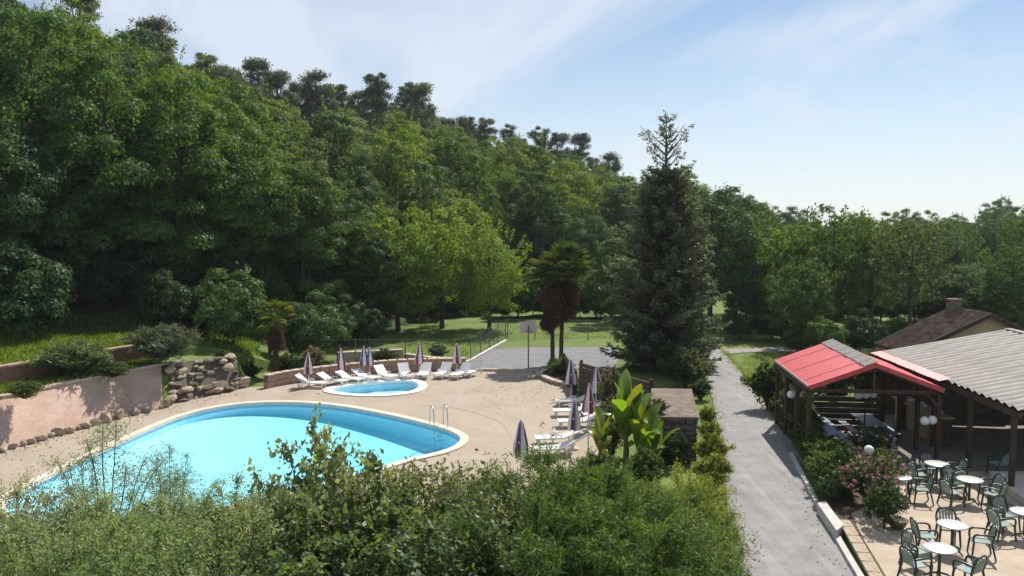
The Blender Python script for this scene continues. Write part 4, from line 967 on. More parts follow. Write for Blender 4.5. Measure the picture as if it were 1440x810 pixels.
# ------------------------------------------------------------------ big grey roofed hall
hb = empty('grey_roofed_hall', (17.5, 28, 0), 0, 'large open hall with a weathered grey corrugated roof right of the red pavilion', 'hall'); HO = Vector((17.5, 28, 0))
G0, G1, T0, T1 = Vector((15.05, 23.3, 2.62)), Vector((15.75, 34.0, 2.62)), Vector((20.4, 23.0, 3.66)), Vector((21.1, 33.7, 3.66))
E0, E1 = Vector((25.7, 22.7, 2.62)), Vector((26.4, 33.4, 2.62))
dn = Vector((0,0,-.09)); mb = MB(); mb.add([p-HO+dn for p in (G0, T0, T1, G1, E0, E1)], [(0,1,2,3), (1,4,5,2)]); hr_ = mb.obj('roof', M['timber'], hb)
e = G1-G0; ns = 12; wd = e.length/ns; sl = T0-G0
CS = corr_sheet(wd+.06, sl.length*1.0, .05, 2, M['fibre']); CS2 = corr_sheet(wd+.06, (E0-T0).length, .05, 2, M['fibre']); RS = corr_sheet(wd+.05, .42, .016, 6, M['redmetal'])
rg = random.Random(3)
for k in range(ns):
    o = link('roof_sheet', CS, hr_); frame_to(o, G0-HO+e*((k+1)/ns)+Vector((0,0,.012*(k % 2)+rg.uniform(0,.008))), -e, sl)
    o = link('roof_sheet', CS2, hr_); e2 = E1-E0; frame_to(o, E0-HO+e2*(k/ns)+Vector((0,0,.012*(k % 2))), e2, T0-E0)
    if k > 4: o = link('roof_sheet', RS, hr_); frame_to(o, G0-HO+e*((k+1)/ns)-sl.normalized()*.3+Vector((0,0,.045+.01*(k % 2))), -e, sl)
beam(T0-HO+Vector((0,0,.04)), T1-HO+Vector((0,0,.04)), .3, .05, 'ridge_cap', hb, 'fibre')
beam(G0-HO+Vector((.05,0,-.2)), G1-HO+Vector((.05,0,-.2)), .1, .2, 'eaves_beam', hb); beam(E0-HO+Vector((-.05,0,-.2)), E1-HO+Vector((-.05,0,-.2)), .1, .2, 'eaves_beam', hb)
for k in range(5):
    f = .02+.24*k; a, b, c = G0.lerp(G1, f)-HO, E0.lerp(E1, f)-HO, T0.lerp(T1, f)-HO
    v = Vector((0,0,-.2)); beam(a+v, c+v, .08, .16, 'rafter', hb); beam(b+v, c+v, .08, .16, 'rafter', hb)
    for q in (a, b): o = link('post', PST, hb); o.location = (q.x, q.y, 0)
beam(G1-HO+Vector((0,-.1,-1.3)), T1-HO+Vector((0,-.1,-1.9)), .1, 2.4, 'back_wall', hb, 'board')
beam(Vector((-1.5,5.7,1.2)), Vector((8.5,5.3,1.2)), .12, 2.4, 'back_wall', hb, 'board')
# bar counter inside
bc = empty('bar_counter', (15.9, 30.4, 0), R(86), 'long plank fronted bar counter in the shade between the roofs', 'counter')
MB().box((0,0,.53), (3.6,.55,1.02)).obj('core', M['timber'], bc); PK = MB().box((0,0,0), (.21,.025,.96)).mesh('plank', M['wood'])
for k in range(16): o = link('plank', PK, bc); o.location = (-1.7+.226*k, .29, .52)
MB().box((0,.05,1.07), (3.75,.75,.05)).obj('counter_top', M['wood'], bc)
sg = random.Random(9)
for k in range(5):     # crockery on the counter
    o = MB().lathe([(0,0),(.05,0),(.09,.10),(.085,.11),(.045,.01)], 12).obj('white_bowl', M['white']); o.location = (15.95+sg.uniform(-.1,.1), 29.2+.5*k, 1.096)
    tag(o, ['white bowl at the near end of the bar counter', 'second white bowl along the bar counter', 'white bowl in the middle of the bar counter', 'fourth white bowl along the bar counter', 'white bowl at the far end of the bar counter'][k], 'bowl')
# picnic tables under the red roof
def picnic(loc, rz, label, m='bluetop'):
    t = empty('picnic_table', loc, rz, label, 'table'); pk = MB().box((0,0,0), (.135,1.9,.035)).mesh('plank', M[m])
    for k in range(5): o = link('plank', pk, t); o.location = (-.29+.145*k, 0, .74)
    for sx in (-1, 1):
        for k in range(2): o = link('plank', pk, t); o.location = (sx*(.62+.145*k), 0, .44)
    for yy in (-.7, .7):
        MB().box((0,yy,.40), (1.5,.05,.07)).obj('crossbar', M['timber'], t); MB().box((0,yy,.70), (.7,.05,.05)).obj('crossbar', M['timber'], t)
        for sx in (-1, 1): beam((sx*.62,yy+.04,0), (sx*.22,yy+.04,.7), .05, .07, 'leg', t)
    return t
picnic((11.3, 28.3, 0), R(-5), 'blue grey picnic table under the near left corner of the red roof'); picnic((11.6, 30.7, 0), R(-5), 'picnic table under the far left of the red roof'); picnic((13.5, 29.7, 0), R(-5), 'picnic table in the middle shade under the red roof')
def globe_lamp(loc, h, n, label):
    t = empty('globe_lamp', loc, R(20), label, 'lamp'); MB().tube([(0,0,0),(0,0,.1),(0,0,h)], [.06,.03,.022], 8).obj('pole', M['timber'], t)
    for k in range(n):
        sx = (k-(n-1)/2)*.34
        if n > 1: MB().tube([(0,0,h-.1),(sx*.6,0,h-.06),(sx,0,h-.02)], .014, 6).obj('arm', M['timber'], t)
        g = MB().lathe([(.001,-.15)]+[(.15*math.cos(R(a_)), .15*math.sin(R(a_))) for a_ in range(-75, 91, 15)], 16).obj('globe', M['globe'], t); g.location = (sx, 0, h+.13)
        MB().lathe([(.05,-.16),(.06,-.13),(.03,-.19)], 10).obj('collar', M['timber'], t).location = (sx, 0, h+.13)
    return t
globe_lamp((14.05, 26.45, 0), 1.38, 2, 'garden lamp with two white globes on a pole at the shade edge')
globe_lamp((11.05, 24.2, 0), 1.0, 1, 'single white globe lamp among the patio shrubs')
globe_lamp((13.0, 28.9, 0), 1.75, 3, 'lamp with three white globes under the red roof')
globe_lamp((10.75, 29.9, 0), 1.55, 2, 'lamp with two white globes behind the hedge under the red roof')
# ------------------------------------------------------------------ tiled house
hs = empty('tiled_house', (22.9, 38.2, 0), 0, 'house with a brown tiled roof and tan gable behind the grey roof', 'house'); Hh = Vector((22.9, 38.2, 0))
ra = Vector((-.05, 1, 0)).normalized(); rw = Vector((1, .05, 0)); LN = 2.7; HW = 4.0; ZR_ = 3.85; ZE = 2.0
def hp(s, t_, z): q = rw*s+ra*t_; return Vector((q.x, q.y, z))
mb = MB(); mb.add([hp(-HW+.3,0,0), hp(HW-.3,0,0), hp(HW-.3,0,ZE+.05), hp(0,0,ZR_-.08), hp(-HW+.3,0,ZE+.05), hp(-HW+.3,LN,0), hp(HW-.3,LN,0), hp(HW-.3,LN,ZE+.05), hp(0,LN,ZR_-.08), hp(-HW+.3,LN,ZE+.05)], [(0,1,2,3,4), (9,8,7,6,5), (0,4,9,5), (1,6,7,2)])
mb.obj('wall', M['render'], hs)
mb = MB()
for s_ in (-1, 1):
    mb.add([hp(0,-.3,ZR_), hp(s_*HW,-.3,ZE), hp(s_*HW,LN+.2,ZE), hp(0,LN+.2,ZR_), hp(0,-.3,ZR_-.1), hp(s_*HW,-.3,ZE-.1), hp(s_*HW,LN+.2,ZE-.1), hp(0,LN+.2,ZR_-.1)], [(0,1,2,3), (4,7,6,5), (0,4,5,1), (1,5,6,2)])
hrf = mb.obj('roof', M['timber'], hs)
tl = MB(); rg = random.Random(2)
for s_ in (-1, 1):
    sv = (hp(s_*HW,0,ZE)-hp(0,0,ZR_)); rows = 17; ncol = 24
    for i in range(rows):
        for j in range(ncol):
            a = hp(0,-.3+(LN+.5)*(j+.5)/ncol,ZR_)+sv*((i+.02)/rows)+Vector((0,0,.05)); b = a+sv*(1.12/rows)-Vector((0,0,.025)); w_ = (LN+.5)/ncol*.46
            up_ = Vector((0,0,.06+rg.uniform(-.008,.012)))
            tl.add([a-ra*w_, a+up_, a+ra*w_, b-ra*w_*1.05, b+up_*1.1, b+ra*w_*1.05], [(0,3,4,1), (1,4,5,2), (3,5,4)] if s_ < 0 else [(1,4,3,0), (2,5,4,1), (3,4,5)])
o = tl.obj('roof_tiles', M['tile'], hrf); o['kind'] = 'stuff'
MB().box(hp(-.3, 2.2, ZR_+.05), (.5,.5,.8)).box(hp(-.3, 2.2, ZR_+.5), (.6,.6,.08)).obj('chimney', M['darkstone'], hrf)
for s_ in (-1, 1): beam(hp(0,-.32,ZR_-.04), hp(s_*HW,-.32,ZE-.04), .04, .2, 'barge_board', hs)
# ------------------------------------------------------------------ patio tables and chairs
def chair_proto():
    t = empty('garden_chair'); 
    MB().box((0,0,.425), (.44,.42,.022)).box((0,-.22,.415), (.44,.03,.045)).obj('seat', M['palegreen'], t)
    mb = MB()
    for k in range(5): x = -.15+.075*k; mb.tube([(x,.21,.44),(x,.255,.62),(x*1.05,.30,.82-.06*abs(x)/.15)], .024, 5)
    mb.obj('backrest', M['palegreen'], t)
    arch = [(-.23,.2,.42),(-.25,.25,.62),(-.21,.29,.78),(-.1,.315,.86),(.1,.315,.86),(.21,.29,.78),(.25,.25,.62),(.23,.2,.42)]
    MB().tube(crom(arch, 3, False), .027, 6).obj('back_frame', M['greenplastic'], t)
    for sx in (-1, 1):
        MB().tube(crom([(sx*.25,.25,.64),(sx*.275,.05,.66),(sx*.27,-.17,.645),(sx*.25,-.235,.56),(sx*.235,-.23,.42)], 3, False), .028, 6).obj('armrest', M['greenplastic'], t)
        MB().tube([(sx*.235,-.22,.43),(sx*.265,-.26,0)], [.032,.025], 6).obj('leg', M['greenplastic'], t)
        MB().tube([(sx*.225,.2,.43),(sx*.26,.30,0)], [.032,.025], 6).obj('leg', M['greenplastic'], t)
    t.scale = (.92,.92,.92); t['category'] = 'chair'; t['group'] = 'green plastic chairs on the patio'; return t
def table_proto():
    t = empty('round_table'); MB().lathe([(0,.735),(.36,.735),(.385,.725),(.385,.705),(0,.70)], 28).obj('table_top', M['tabletop'], t)
    MB().tube([(0,0,.05),(0,0,.705)], .038, 10).obj('pedestal', M['greenplastic'], t)
    for k in range(4):
        a = k*math.pi/2+.4; MB().tube([(0,0,.12),(math.cos(a)*.18,math.sin(a)*.18,.09),(math.cos(a)*.33,math.sin(a)*.33,.0)], [.03,.026,.02], 6).obj('foot', M['greenplastic'], t)
    t.scale = (.93,.93,.95); t['category'] = 'table'; t['group'] = 'round tables on the patio'; return t
CH = chair_proto(); TB = table_proto(); first = {'c': True, 't': True}
tabs = [((1340,735), 'round table just behind the nearest one on the patio', [(70,'behind the second nearest table'),(175,'left of the second nearest table'),(-25,'right of the second nearest table')]),
        ((1322,768), 'nearest round table at the front of the patio', [(195,'left of the nearest table, turned side on'),(-50,'right of the nearest table'),(110,'squeezed between the two nearest tables')]),
        ((1364,672), 'round table in the sun at the edge of the roof shade', [(200,'left of the table at the shade edge'),(-40,'front right of the table at the shade edge'),(95,'behind the table at the shade edge'),(5,'right of the table at the shade edge')]),
        ((1318,650), 'farthest round table, below the two globe lamp', [(190,'left of the farthest table'),(80,'behind the farthest table'),(10,'right of the farthest table'),(-75,'in front of the farthest table')]),
        ((1442,717), 'round table cut by the right edge of the picture', [(185,'left of the table at the right edge'),(100,'behind the table at the right edge')]),
        ((1264,668), 'round table half hidden by the flowering shrub', [(-20,'right of the table beside the flowering shrub'),(60,'behind the table beside the flowering shrub')])]
rg = random.Random(21)
for (x, y), tlab, chs in tabs:
    p = px(x, y, .73); p.z = 0
    if first['t']: tb = TB; tb.location = p; first['t'] = False
    else: tb = dup(TB, p, rg.uniform(0,1))
    tb['label'] = 'pale topped '+tlab
    for a, lab in chs:
        q = p+Vector((math.cos(R(a)), math.sin(R(a)), 0))*rg.uniform(.60,.70); rz = R(a)-math.pi/2+rg.uniform(-.2,.2)
        if first['c']: c = CH; c.location = q; c.rotation_euler = (0,0,rz); first['c'] = False
        else: c = dup(CH, q, rz)
        c['label'] = 'dark green plastic armchair '+lab
c = dup(CH, px(1404,668), R(200)); c['label'] = 'green plastic armchair alone in the shade above the pale slab'
sl_ = MB(); sp = [px(*p) for p in [(1392,672),(1395,677),(1446,716),(1520,716),(1500,672)]]; sl_.prism([(p.x, p.y) for p in sp], 0, .22); o = sl_.obj('concrete_platform', M['slab']); tag(o, 'pale raised concrete platform at the right edge of the patio', 'platform')
cb = MB(); cp_ = [px(*p) for p in [(1149,722),(1160,719),(1186,754),(1176,762)]]; cb.prism([(p.x, p.y) for p in cp_], 0, .3); tag(cb.obj('concrete_block', M['kerb']), 'pale concrete block at the road edge beside the planting bed', 'block')
block_wall('patio_edge_wall', [px(*p) for p in [(1186,742),(1205,775),(1240,838)]], .24, .2, 'low dark edging wall between the road and the patio', courses=1, m='darkstone', cap='stone', seed=11)

# ------------------------------------------------------------------ shrubs built twig by twig
def shrub(seed, H, Sp, nst, ntw, lpt, L, W, m, tw_len=.5, droop=.1, upright=.5, spread_leaf=.05, bend=.3, fill_n=0, lowest=.25, pend=0.0):
    rg = random.Random(seed); rng = np.random.default_rng(seed); Pn = []; Nn = []; Tn = []; tn = []; mb = MB()
    for s_ in range(nst):
        ph = s_*2.4+rg.uniform(-.4,.4); f = math.sqrt((s_+.5)/nst); out = Sp*f*rg.uniform(.8,1.1); hh = H*(1-.42*f*f)*rg.uniform(.82,1.06)
        pts = [Vector((.1*math.cos(ph), .1*math.sin(ph), 0)), Vector((out*.35*math.cos(ph), out*.35*math.sin(ph), hh*.5)), Vector((out*.72*math.cos(ph+.1), out*.72*math.sin(ph+.1), hh*.83)), Vector((out*math.cos(ph), out*math.sin(ph), hh))]
        cv = crom(pts, 5, False); mb.tube(cv, [.02*(1-.88*k/len(cv))+.002 for k in range(len(cv))], 5, cap=False)
        shade = rg.uniform(-.2,.2)
        for k in range(ntw):
            q = lowest+(1-lowest)*(k+rg.random())/ntw; x = q*(len(cv)-1); i = min(int(x), len(cv)-2); a = cv[i].lerp(cv[i+1], x-i)
            d = Vector((rg.gauss(0,1), rg.gauss(0,1), rg.gauss(0,.6)+upright)).normalized(); o_ = Vector((math.cos(ph), math.sin(ph), 0)); d = (d+o_*bend).normalized()
            ln = tw_len*rg.uniform(.6,1.25)*(1-.35*q)
            tt = rng.random(lpt); jit = rng.normal(size=(lpt,3))*spread_leaf*(.4+tt[:, None])
            p = np.array(a)+np.array(d)*(tt*ln)[:, None]+jit; p[:, 2] -= droop*ln*tt**2
            Pn.append(p); T_ = np.array(d)+rng.normal(size=(lpt,3))*.55; T_[:, 2] -= pend; Tn.append(T_); Nn.append(rng.normal(size=(lpt,3))*.7+np.array([0,0,.6])+np.array(o_)*.25)
            tn.append(np.clip(.5+shade+rg.uniform(-.15,.15)+rng.normal(size=lpt)*.18, 0, 1))
            if k % 2 == 0: mb.tube([a, a+d*ln*.9-Vector((0,0,droop*ln*.7))], [.006,.002], 3, cap=False)
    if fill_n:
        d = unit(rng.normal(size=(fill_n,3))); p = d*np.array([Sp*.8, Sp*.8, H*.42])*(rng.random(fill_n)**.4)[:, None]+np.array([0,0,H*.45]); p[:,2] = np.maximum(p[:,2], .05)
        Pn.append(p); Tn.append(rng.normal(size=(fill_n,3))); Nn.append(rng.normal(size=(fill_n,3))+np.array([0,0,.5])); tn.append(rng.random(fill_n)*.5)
    P = np.concatenate(Pn); sz = L*rng.uniform(.6,1.3,len(P))
    return mb.mesh('stems', M['bark']), leaf_mesh('foliage', P, np.concatenate(Nn), sz, sz*(W/L), M[m], rng, tint=np.concatenate(tn), T=np.concatenate(Tn))
def plant(name, loc, ms_, color, label, cat='shrub', group=None, scale=1, rz=0):
    t = empty(name, loc, rz, label, cat, group); t.scale = scale if hasattr(scale, '__len__') else (scale,)*3
    link('stems', ms_[0], t); b = link('foliage', ms_[1], t); b.color = (*color, 1); return t
# foreground: big shrubs just below the viewpoint
SA = [shrub(400+k, 3.2, 1.7, 42, 24, 52, .058, .024, 'paleleaf', .6, .3, .5, .06, fill_n=7000) for k in range(2)]            # yellow green feathery
SB = [shrub(420+k, 3.8, 1.6, 26, 20, 20, .115, .062, 'glossleaf', .5, .05, .6, .05, fill_n=3500) for k in range(2)]        # broad grey green leaves
SC = [shrub(440+k, 3.2, 1.9, 48, 26, 44, .13, .019, 'leaf', .85, -.08, .3, .035, bend=1.2, fill_n=6000) for k in range(2)]   # feathery juniper
ST = shrub(460, 4.2, 2.2, 24, 22, 46, .062, .017, 'paleleaf', .75, .45, .5, .075, lowest=.38)                                    # wispy tamarisk
SL = [shrub(470+k, 3.4, 1.5, 26, 18, 20, .095, .05, 'glossleaf', .5, .1, .5, .06, fill_n=2500) for k in range(2)]
def fg(u, ytop, Y, ms_, H, color, label, name, sp=1.0, rz=0):
    z = CAMZ-(ytop-YH)*Y/FPX; k = z/H; plant(name, ((u-720)/FPX*Y, Y, 0), ms_, color, label, scale=(k*sp, k*sp, k), rz=rz)
YGc = (.220,.272,.110); GGc = (.215,.25,.125); JUc = (.095,.165,.040)
fg(135, 592, 15.6, ST, 4.2, (0.193,0.246,0.138), 'wispy feathery shrub reaching up over the left end of the pool', 'feathery_shrub', .95)
fg(228, 628, 15.2, ST, 4.2, (0.205,0.260,0.138), 'thin wispy shrub in front of the pool, right of the feathery one', 'feathery_shrub', .62, 2)
fg(10, 706, 13.2, SA[0], 3.2, (0.233,0.266,0.159), 'yellow green bush in the bottom left corner', 'leafy_bush', 1.0)
fg(110, 716, 13.6, SA[1], 3.2, (0.221,0.274,0.117), 'yellow green bush second from the left along the bottom', 'leafy_bush', 1.0, 1)
fg(215, 716, 13.8, SA[0], 3.2, (0.210,0.266,0.110), 'yellow green bush third from the left along the bottom', 'leafy_bush', .95, 2.2)
fg(315, 698, 14.2, SA[1], 3.2, YGc, 'yellow green bush below the middle of the pool', 'leafy_bush', .95, 3.1)
fg(390, 690, 14.4, SA[0], 3.2, (0.227,0.266,0.151), 'olive green bush left of the tall leafy sprig', 'leafy_bush', .8, 4)
fg(60, 752, 11.5, SA[1], 3.2, (0.198,0.254,0.110), 'low green bush at the very bottom left', 'leafy_bush', 1.0, 5)
fg(190, 756, 11.3, SA[0], 3.2, (0.176,0.240,0.096), 'low green bush at the bottom below the feathery shrub', 'leafy_bush', 1.0, .5)
fg(310, 752, 11.4, SA[1], 3.2, (0.193,0.246,0.110), 'low green bush at the bottom below the pool middle', 'leafy_bush', 1.0, 1.6)
fg(448, 592, 12.9, SB[0], 3.8, GGc, 'grey green broad leaved shrub with a tall sprig against the pool', 'leafy_shrub', .72)
fg(520, 668, 12.4, SB[1], 3.8, (0.124,0.169,0.065), 'grey green broad leaved shrub right of the tall sprig', 'leafy_shrub', .95, 1)
fg(430, 724, 11.2, SB[1], 3.8, (0.130,0.182,0.065), 'broad leaved shrub at the bottom below the tall sprig', 'leafy_shrub', .95, 2)
fg(575, 632, 15.0, SL[0], 3.4, (0.163,0.195,0.078), 'pale leafy shrub at the right tip of the pool', 'leafy_shrub', .8, 3)
fg(560, 738, 11.3, SB[0], 3.8, (0.117,0.169,0.058), 'dark leaved shrub at the bottom, left of the juniper', 'leafy_shrub', 1.0, 4)
fg(640, 650, 14.6, SL[1], 3.4, (0.176,0.195,0.098), 'silvery leafy shrub between the pool tip and the juniper', 'leafy_shrub', .95, 1)
fg(700, 660, 14.3, SL[0], 3.4, (0.156,0.182,0.091), 'silvery leafy shrub below the dark lone parasol', 'leafy_shrub', .9, 5)
fg(650, 722, 12.0, SL[1], 3.4, (0.117,0.150,0.065), 'dull green shrub at the bottom left of the juniper', 'leafy_shrub', 1.0, 2)
fg(775, 646, 15.2, SC[0], 3.2, JUc, 'feathery green juniper below the parasols', 'juniper', .9)
fg(850, 672, 14.7, SC[1], 3.2, (0.072,0.130,0.036), 'feathery dark juniper below the banana plants', 'juniper', .92, 1)
fg(760, 716, 12.2, SC[1], 3.2, (0.075,0.137,0.036), 'feathery juniper at the bottom centre', 'juniper', 1.0, 2)
fg(865, 730, 12.2, SC[0], 3.2, (0.086,0.150,0.039), 'feathery juniper at the bottom right of centre', 'juniper', .95, 3)
fg(925, 690, 16.2, SA[0], 3.2, (0.130,0.176,0.039), 'green bush in front of the stone store', 'leafy_bush', .95, 3)
fg(978, 672, 17.2, SA[1], 3.2, (0.202,0.240,0.039), 'yellow green bush beside the road below the stone store', 'leafy_bush', .9, 4)
fg(975, 712, 14.9, SB[1], 3.8, (0.098,0.150,0.046), 'dark green bush at the left road edge', 'leafy_shrub', .95, 5)
fg(965, 748, 12.8, SA[0], 3.2, (0.111,0.156,0.039), 'green bush at the bottom beside the road', 'leafy_bush', .9, 1)
fg(1000, 770, 13.6, SC[0], 3.2, (0.102,0.168,0.042), 'feathery juniper right against the road at the bottom', 'juniper', .62, 2)
fg(1003, 716, 17.0, SC[1], 3.2, (0.120,0.180,0.042), 'feathery juniper spreading to the road edge', 'juniper', .55, 1)
# middle ground plants
def mid(u, y, ms_, H, h, color, label, name='garden_shrub', sp=1.0, rz=0, z=0, cat='shrub'):
    p = px(u, y, z); k = h/H; plant(name, p, ms_, color, label, scale=(k*sp, k*sp, k), rz=rz, cat=cat)
SM = [shrub(500+k, 1.6, .8, 18, 14, 22, .10, .055, 'leaf', .32, .1, .5, .04, fill_n=900) for k in range(3)]
SG_ = shrub(510, 1.1, .75, 46, 8, 14, .22, .03, 'leaf', .45, .25, 1.0, .03, lowest=.1)           # grassy lavender-like clump
mid(968, 545, SM[0], 1.6, 1.9, (.10,.13,.06), 'pale leafy bush at the foot of the tall conifer by the road', sp=1.3)
mid(950, 532, SM[1], 1.6, 2.0, (.07,.11,.04), 'leafy bush against the trunk base of the tall conifer', sp=1.2, rz=1)
mid(985, 562, SM[2], 1.6, .9, (.06,.09,.04), 'low dark bush on the road edge above the stone store', sp=1.3, rz=2)
mid(1000, 655, SM[0], 1.6, 1.1, (.19,.23,.04), 'yellow green bush between the stone store and the road', sp=1.1, rz=3)
mid(998, 628, SM[1], 1.6, .95, (.18,.22,.045), 'light green bush along the right wall of the stone store', sp=1.0, rz=4)
mid(860, 640, SM[2], 1.6, 1.9, (.10,.12,.06), 'thin leafy bush between the parasols and banana plants', sp=.7, rz=5)
mid(925, 583, SM[2], 1.6, .55, (.09,.12,.04), 'low creeper along the left edge of the stone store roof', sp=1.4, rz=3, z=1.5)
mid(862, 596, SM[0], 1.6, 2.3, (.12,.13,.08), 'pale twiggy bush beside the dark board wall', sp=.6, rz=1)
mid(940, 655, SM[1], 1.6, 1.2, (.045,.075,.025), 'dark ivy bush climbing the stone store front', sp=1.0, rz=2)
mid(994, 600, SM[2], 1.6, .8, (.16,.20,.045), 'light green bush at the back corner of the stone store', sp=1.0, rz=1)
mid(1002, 690, SM[2], 1.6, 1.1, (.17,.21,.045), 'light bush on the verge below the stone store', sp=1.2, rz=2)
for k, (x_, y_, lab) in enumerate([(11.4, 34.6, 'dark shrub behind the far left of the pavilion'), (12.9, 35.0, 'dark shrub behind the middle of the pavilion'), (14.4, 35.2, 'dark shrub behind the gap between pavilion and hall'), (16.2, 35.6, 'dark shrub behind the far corner of the grey hall')]):
    plant('screen_shrub', (x_, y_, 0), SM[k % 3], (.055,.09,.03), lab, scale=(1.3,1.2,1.3), rz=k)
mid(905, 690, SM[0], 1.6, 1.3, (.075,.12,.03), 'green bush below the low banana plant', sp=1.2, rz=2)
mid(840, 690, SM[1], 1.6, 1.2, (.08,.12,.035), 'green bush below the small banana plant', sp=1.2, rz=4)
mid(786, 528, SG_, 1.1, .95, (.13,.19,.06), 'grassy green clump in the kerbed bed beneath the twin palms', 'grass_clump', 1.2, cat='plant')
mid(103, 531, SG_, 1.1, 1.5, (.12,.17,.07), 'grey green clump spilling over the pink bank', 'grass_clump', 1.5, z=1.6, cat='plant')
mid(228, 506, SG_, 1.1, 1.55, (.10,.125,.085), 'silvery lavender clump on the terrace near the rockery', 'grass_clump', 1.6, 1, z=1.9, cat='plant')
mid(35, 560, SG_, 1.1, .6, (.08,.12,.04), 'low weed clump on the bank top at the left', 'grass_clump', 1.6, 2, z=1.62, cat='plant')
mid(160, 530, SG_, 1.1, .6, (.07,.11,.035), 'low weed clump on the bank top before the red wall', 'grass_clump', 1.8, 3, z=1.62, cat='plant')
mid(280, 551, SM[0], 1.6, 1.0, (.05,.08,.028), 'dark shrub in the planter before the rockery, left of two', sp=1.3)
mid(318, 545, SM[1], 1.6, 1.05, (.045,.075,.026), 'dark shrub in the planter before the rockery, right of two', sp=1.35, rz=2)
mid(262, 538, SM[2], 1.6, .7, (.08,.115,.04), 'trailing plant low on the rockery by the pool', sp=1.3, z=.45)
mid(312, 512, SM[0], 1.6, .7, (.06,.10,.03), 'dark trailing plant at the top corner of the rockery', sp=1.3, z=1.1)
mid(290, 520, SM[1], 1.6, .8, (.07,.11,.035), 'small green plant growing between the rockery stones', sp=1.4, z=.7)
mid(440, 522, SM[2], 1.6, 1.3, (.20,.17,.13), 'pale blossoming shrub behind the low wall', sp=1.2, rz=2)
mid(405, 525, SM[1], 1.6, 1.1, (.05,.085,.03), 'dark shrub behind the left end of the low wall', sp=1.4)
mid(350, 535, SM[0], 1.6, 1.0, (.045,.075,.025), 'dark shrub between the rockery and the low wall', sp=1.3)
mid(540, 514, SM[0], 1.6, 1.0, (.05,.085,.028), 'dark shrub under the yellow green trees behind the low wall', sp=1.5, rz=3)
mid(615, 505, SM[1], 1.6, .9, (.06,.10,.03), 'low shrub by the fence left of the court', sp=1.5, rz=3)
# hedge along the pavilion
hd = [px(*p) for p in [(1092,575),(1104,600),(1118,625),(1134,655),(1150,685),(1160,703)]]
labs = ['far end of the roadside hedge under the red eaves', 'second clump of the roadside hedge from the pavilion', 'middle clump of the roadside hedge', 'fourth clump of the roadside hedge towards the viewer', 'fifth clump of the roadside hedge, opposite the flowers', 'near end of the roadside hedge by the concrete block']
for k, p in enumerate(hd):
    q = p+Vector((.38,.1,0)); plant('hedge_plant', q, SM[k % 3], [(.09,.115,.06),(.10,.12,.07),(.08,.125,.035),(.085,.14,.03),(.08,.13,.03),(.06,.10,.028)][k], 'leafy '+labs[k], scale=[(.9,.95,1.1),(.9,.95,1.0),(.85,.95,.8),(.85,.95,.7),(.85,.95,.68),(.9,.9,.6)][k], rz=k, cat='hedge')
    if k < 5: plant('hedge_plant', q.lerp(hd[k+1]+Vector((.38,.1,0)), .5), SM[(k+1) % 3], (.08,.125,.035), 'leafy clump filling the roadside hedge between its larger clumps', scale=(.85,.95,.72), rz=k+.5, cat='hedge', group='filling clumps of the roadside hedge')
# flowering shrubs in the bed, with blossoms
RO = shrub(530, 1.5, .75, 16, 12, 16, .085, .05, 'leaf', .3, .1, .5, .04)
FLW = {}
def flowers(t, n, h, sp, col, seed, size=.075):
    rng = np.random.default_rng(seed); d = unit(rng.normal(size=(n,3))); d[:,2] = np.abs(d[:,2]); P = d*np.array([sp,sp,h*.55])*rng.uniform(.75,1.05,(n,1))+np.array([0,0,h*.42])
    P = np.repeat(P, 6, 0)+rng.normal(size=(n*6,3))*size*.35; m_ = leafmat('petals', .3, .02, objcol=False, col=col, tcol=(1,.9,.9))
    link('blossoms', leaf_mesh('blossoms', P, rng.normal(size=(n*6,3)), size, size*.8, m_, rng), t)
def flowering(u, y, h, sp, color, fcol, n, label, rz=0):
    p = px(u, y); t = empty('flowering_shrub', p, rz, label, 'shrub'); k = h/1.5
    a = link('stems', RO[0], t); b = link('foliage', RO[1], t); b.color = (*color, 1)
    for o in (a, b): o.scale = (k*sp, k*sp, k)
    flowers(t, n, h, .75*k*sp, fcol, int(u))
flowering(1222, 712, 1.55, 1.1, (.085,.115,.05), (.46,.26,.24), 120, 'rose bush with faded pink flowers beside the patio')
flowering(1200, 672, 1.0, 1.2, (.08,.11,.05), (.44,.28,.26), 70, 'low rose bush with pale pink flowers behind the clipped shrub', 1)
flowering(1248, 694, 1.3, .9, (.09,.12,.06), (.50,.36,.32), 60, 'rose bush with sparse pale flowers next to the half hidden table', 2)
flowering(1222, 655, 1.35, 1.3, (.09,.12,.06), (.55,.54,.5), 45, 'airy shrub with white flowers at the pavilion corner', 3)
CB = broadleaf(610, 1.5, .62, .1, 60, 150, .06, clump=(.2,.3), r0=.03, flat=.9)
tree('clipped_shrub', px(1184, 690), CB, (.055,.11,.022), 'clipped dark green upright shrub in the bed by the road', cat='shrub', scale=(.8,.8,1.0))
tree('clipped_shrub', px(1243, 742), CB, (.045,.088,.022), 'dark rounded shrub at the patio front, below the roses', cat='shrub', scale=(.9,.9,.85), rz=1)
tree('clipped_shrub', px(1163, 712), CB, (.05,.095,.025), 'small dark shrub above the concrete block', cat='shrub', scale=(.6,.6,.6), rz=2)
pp = empty('plant_pot', px(1262, 742), 0, 'low dark bowl planter beside the dark rounded shrub', 'planter'); MB().lathe([(0,0),(.16,0),(.26,.2),(.28,.22),(.24,.22),(.2,.17),(0,.17)], 18).obj('bowl', M['darkstone'], pp)
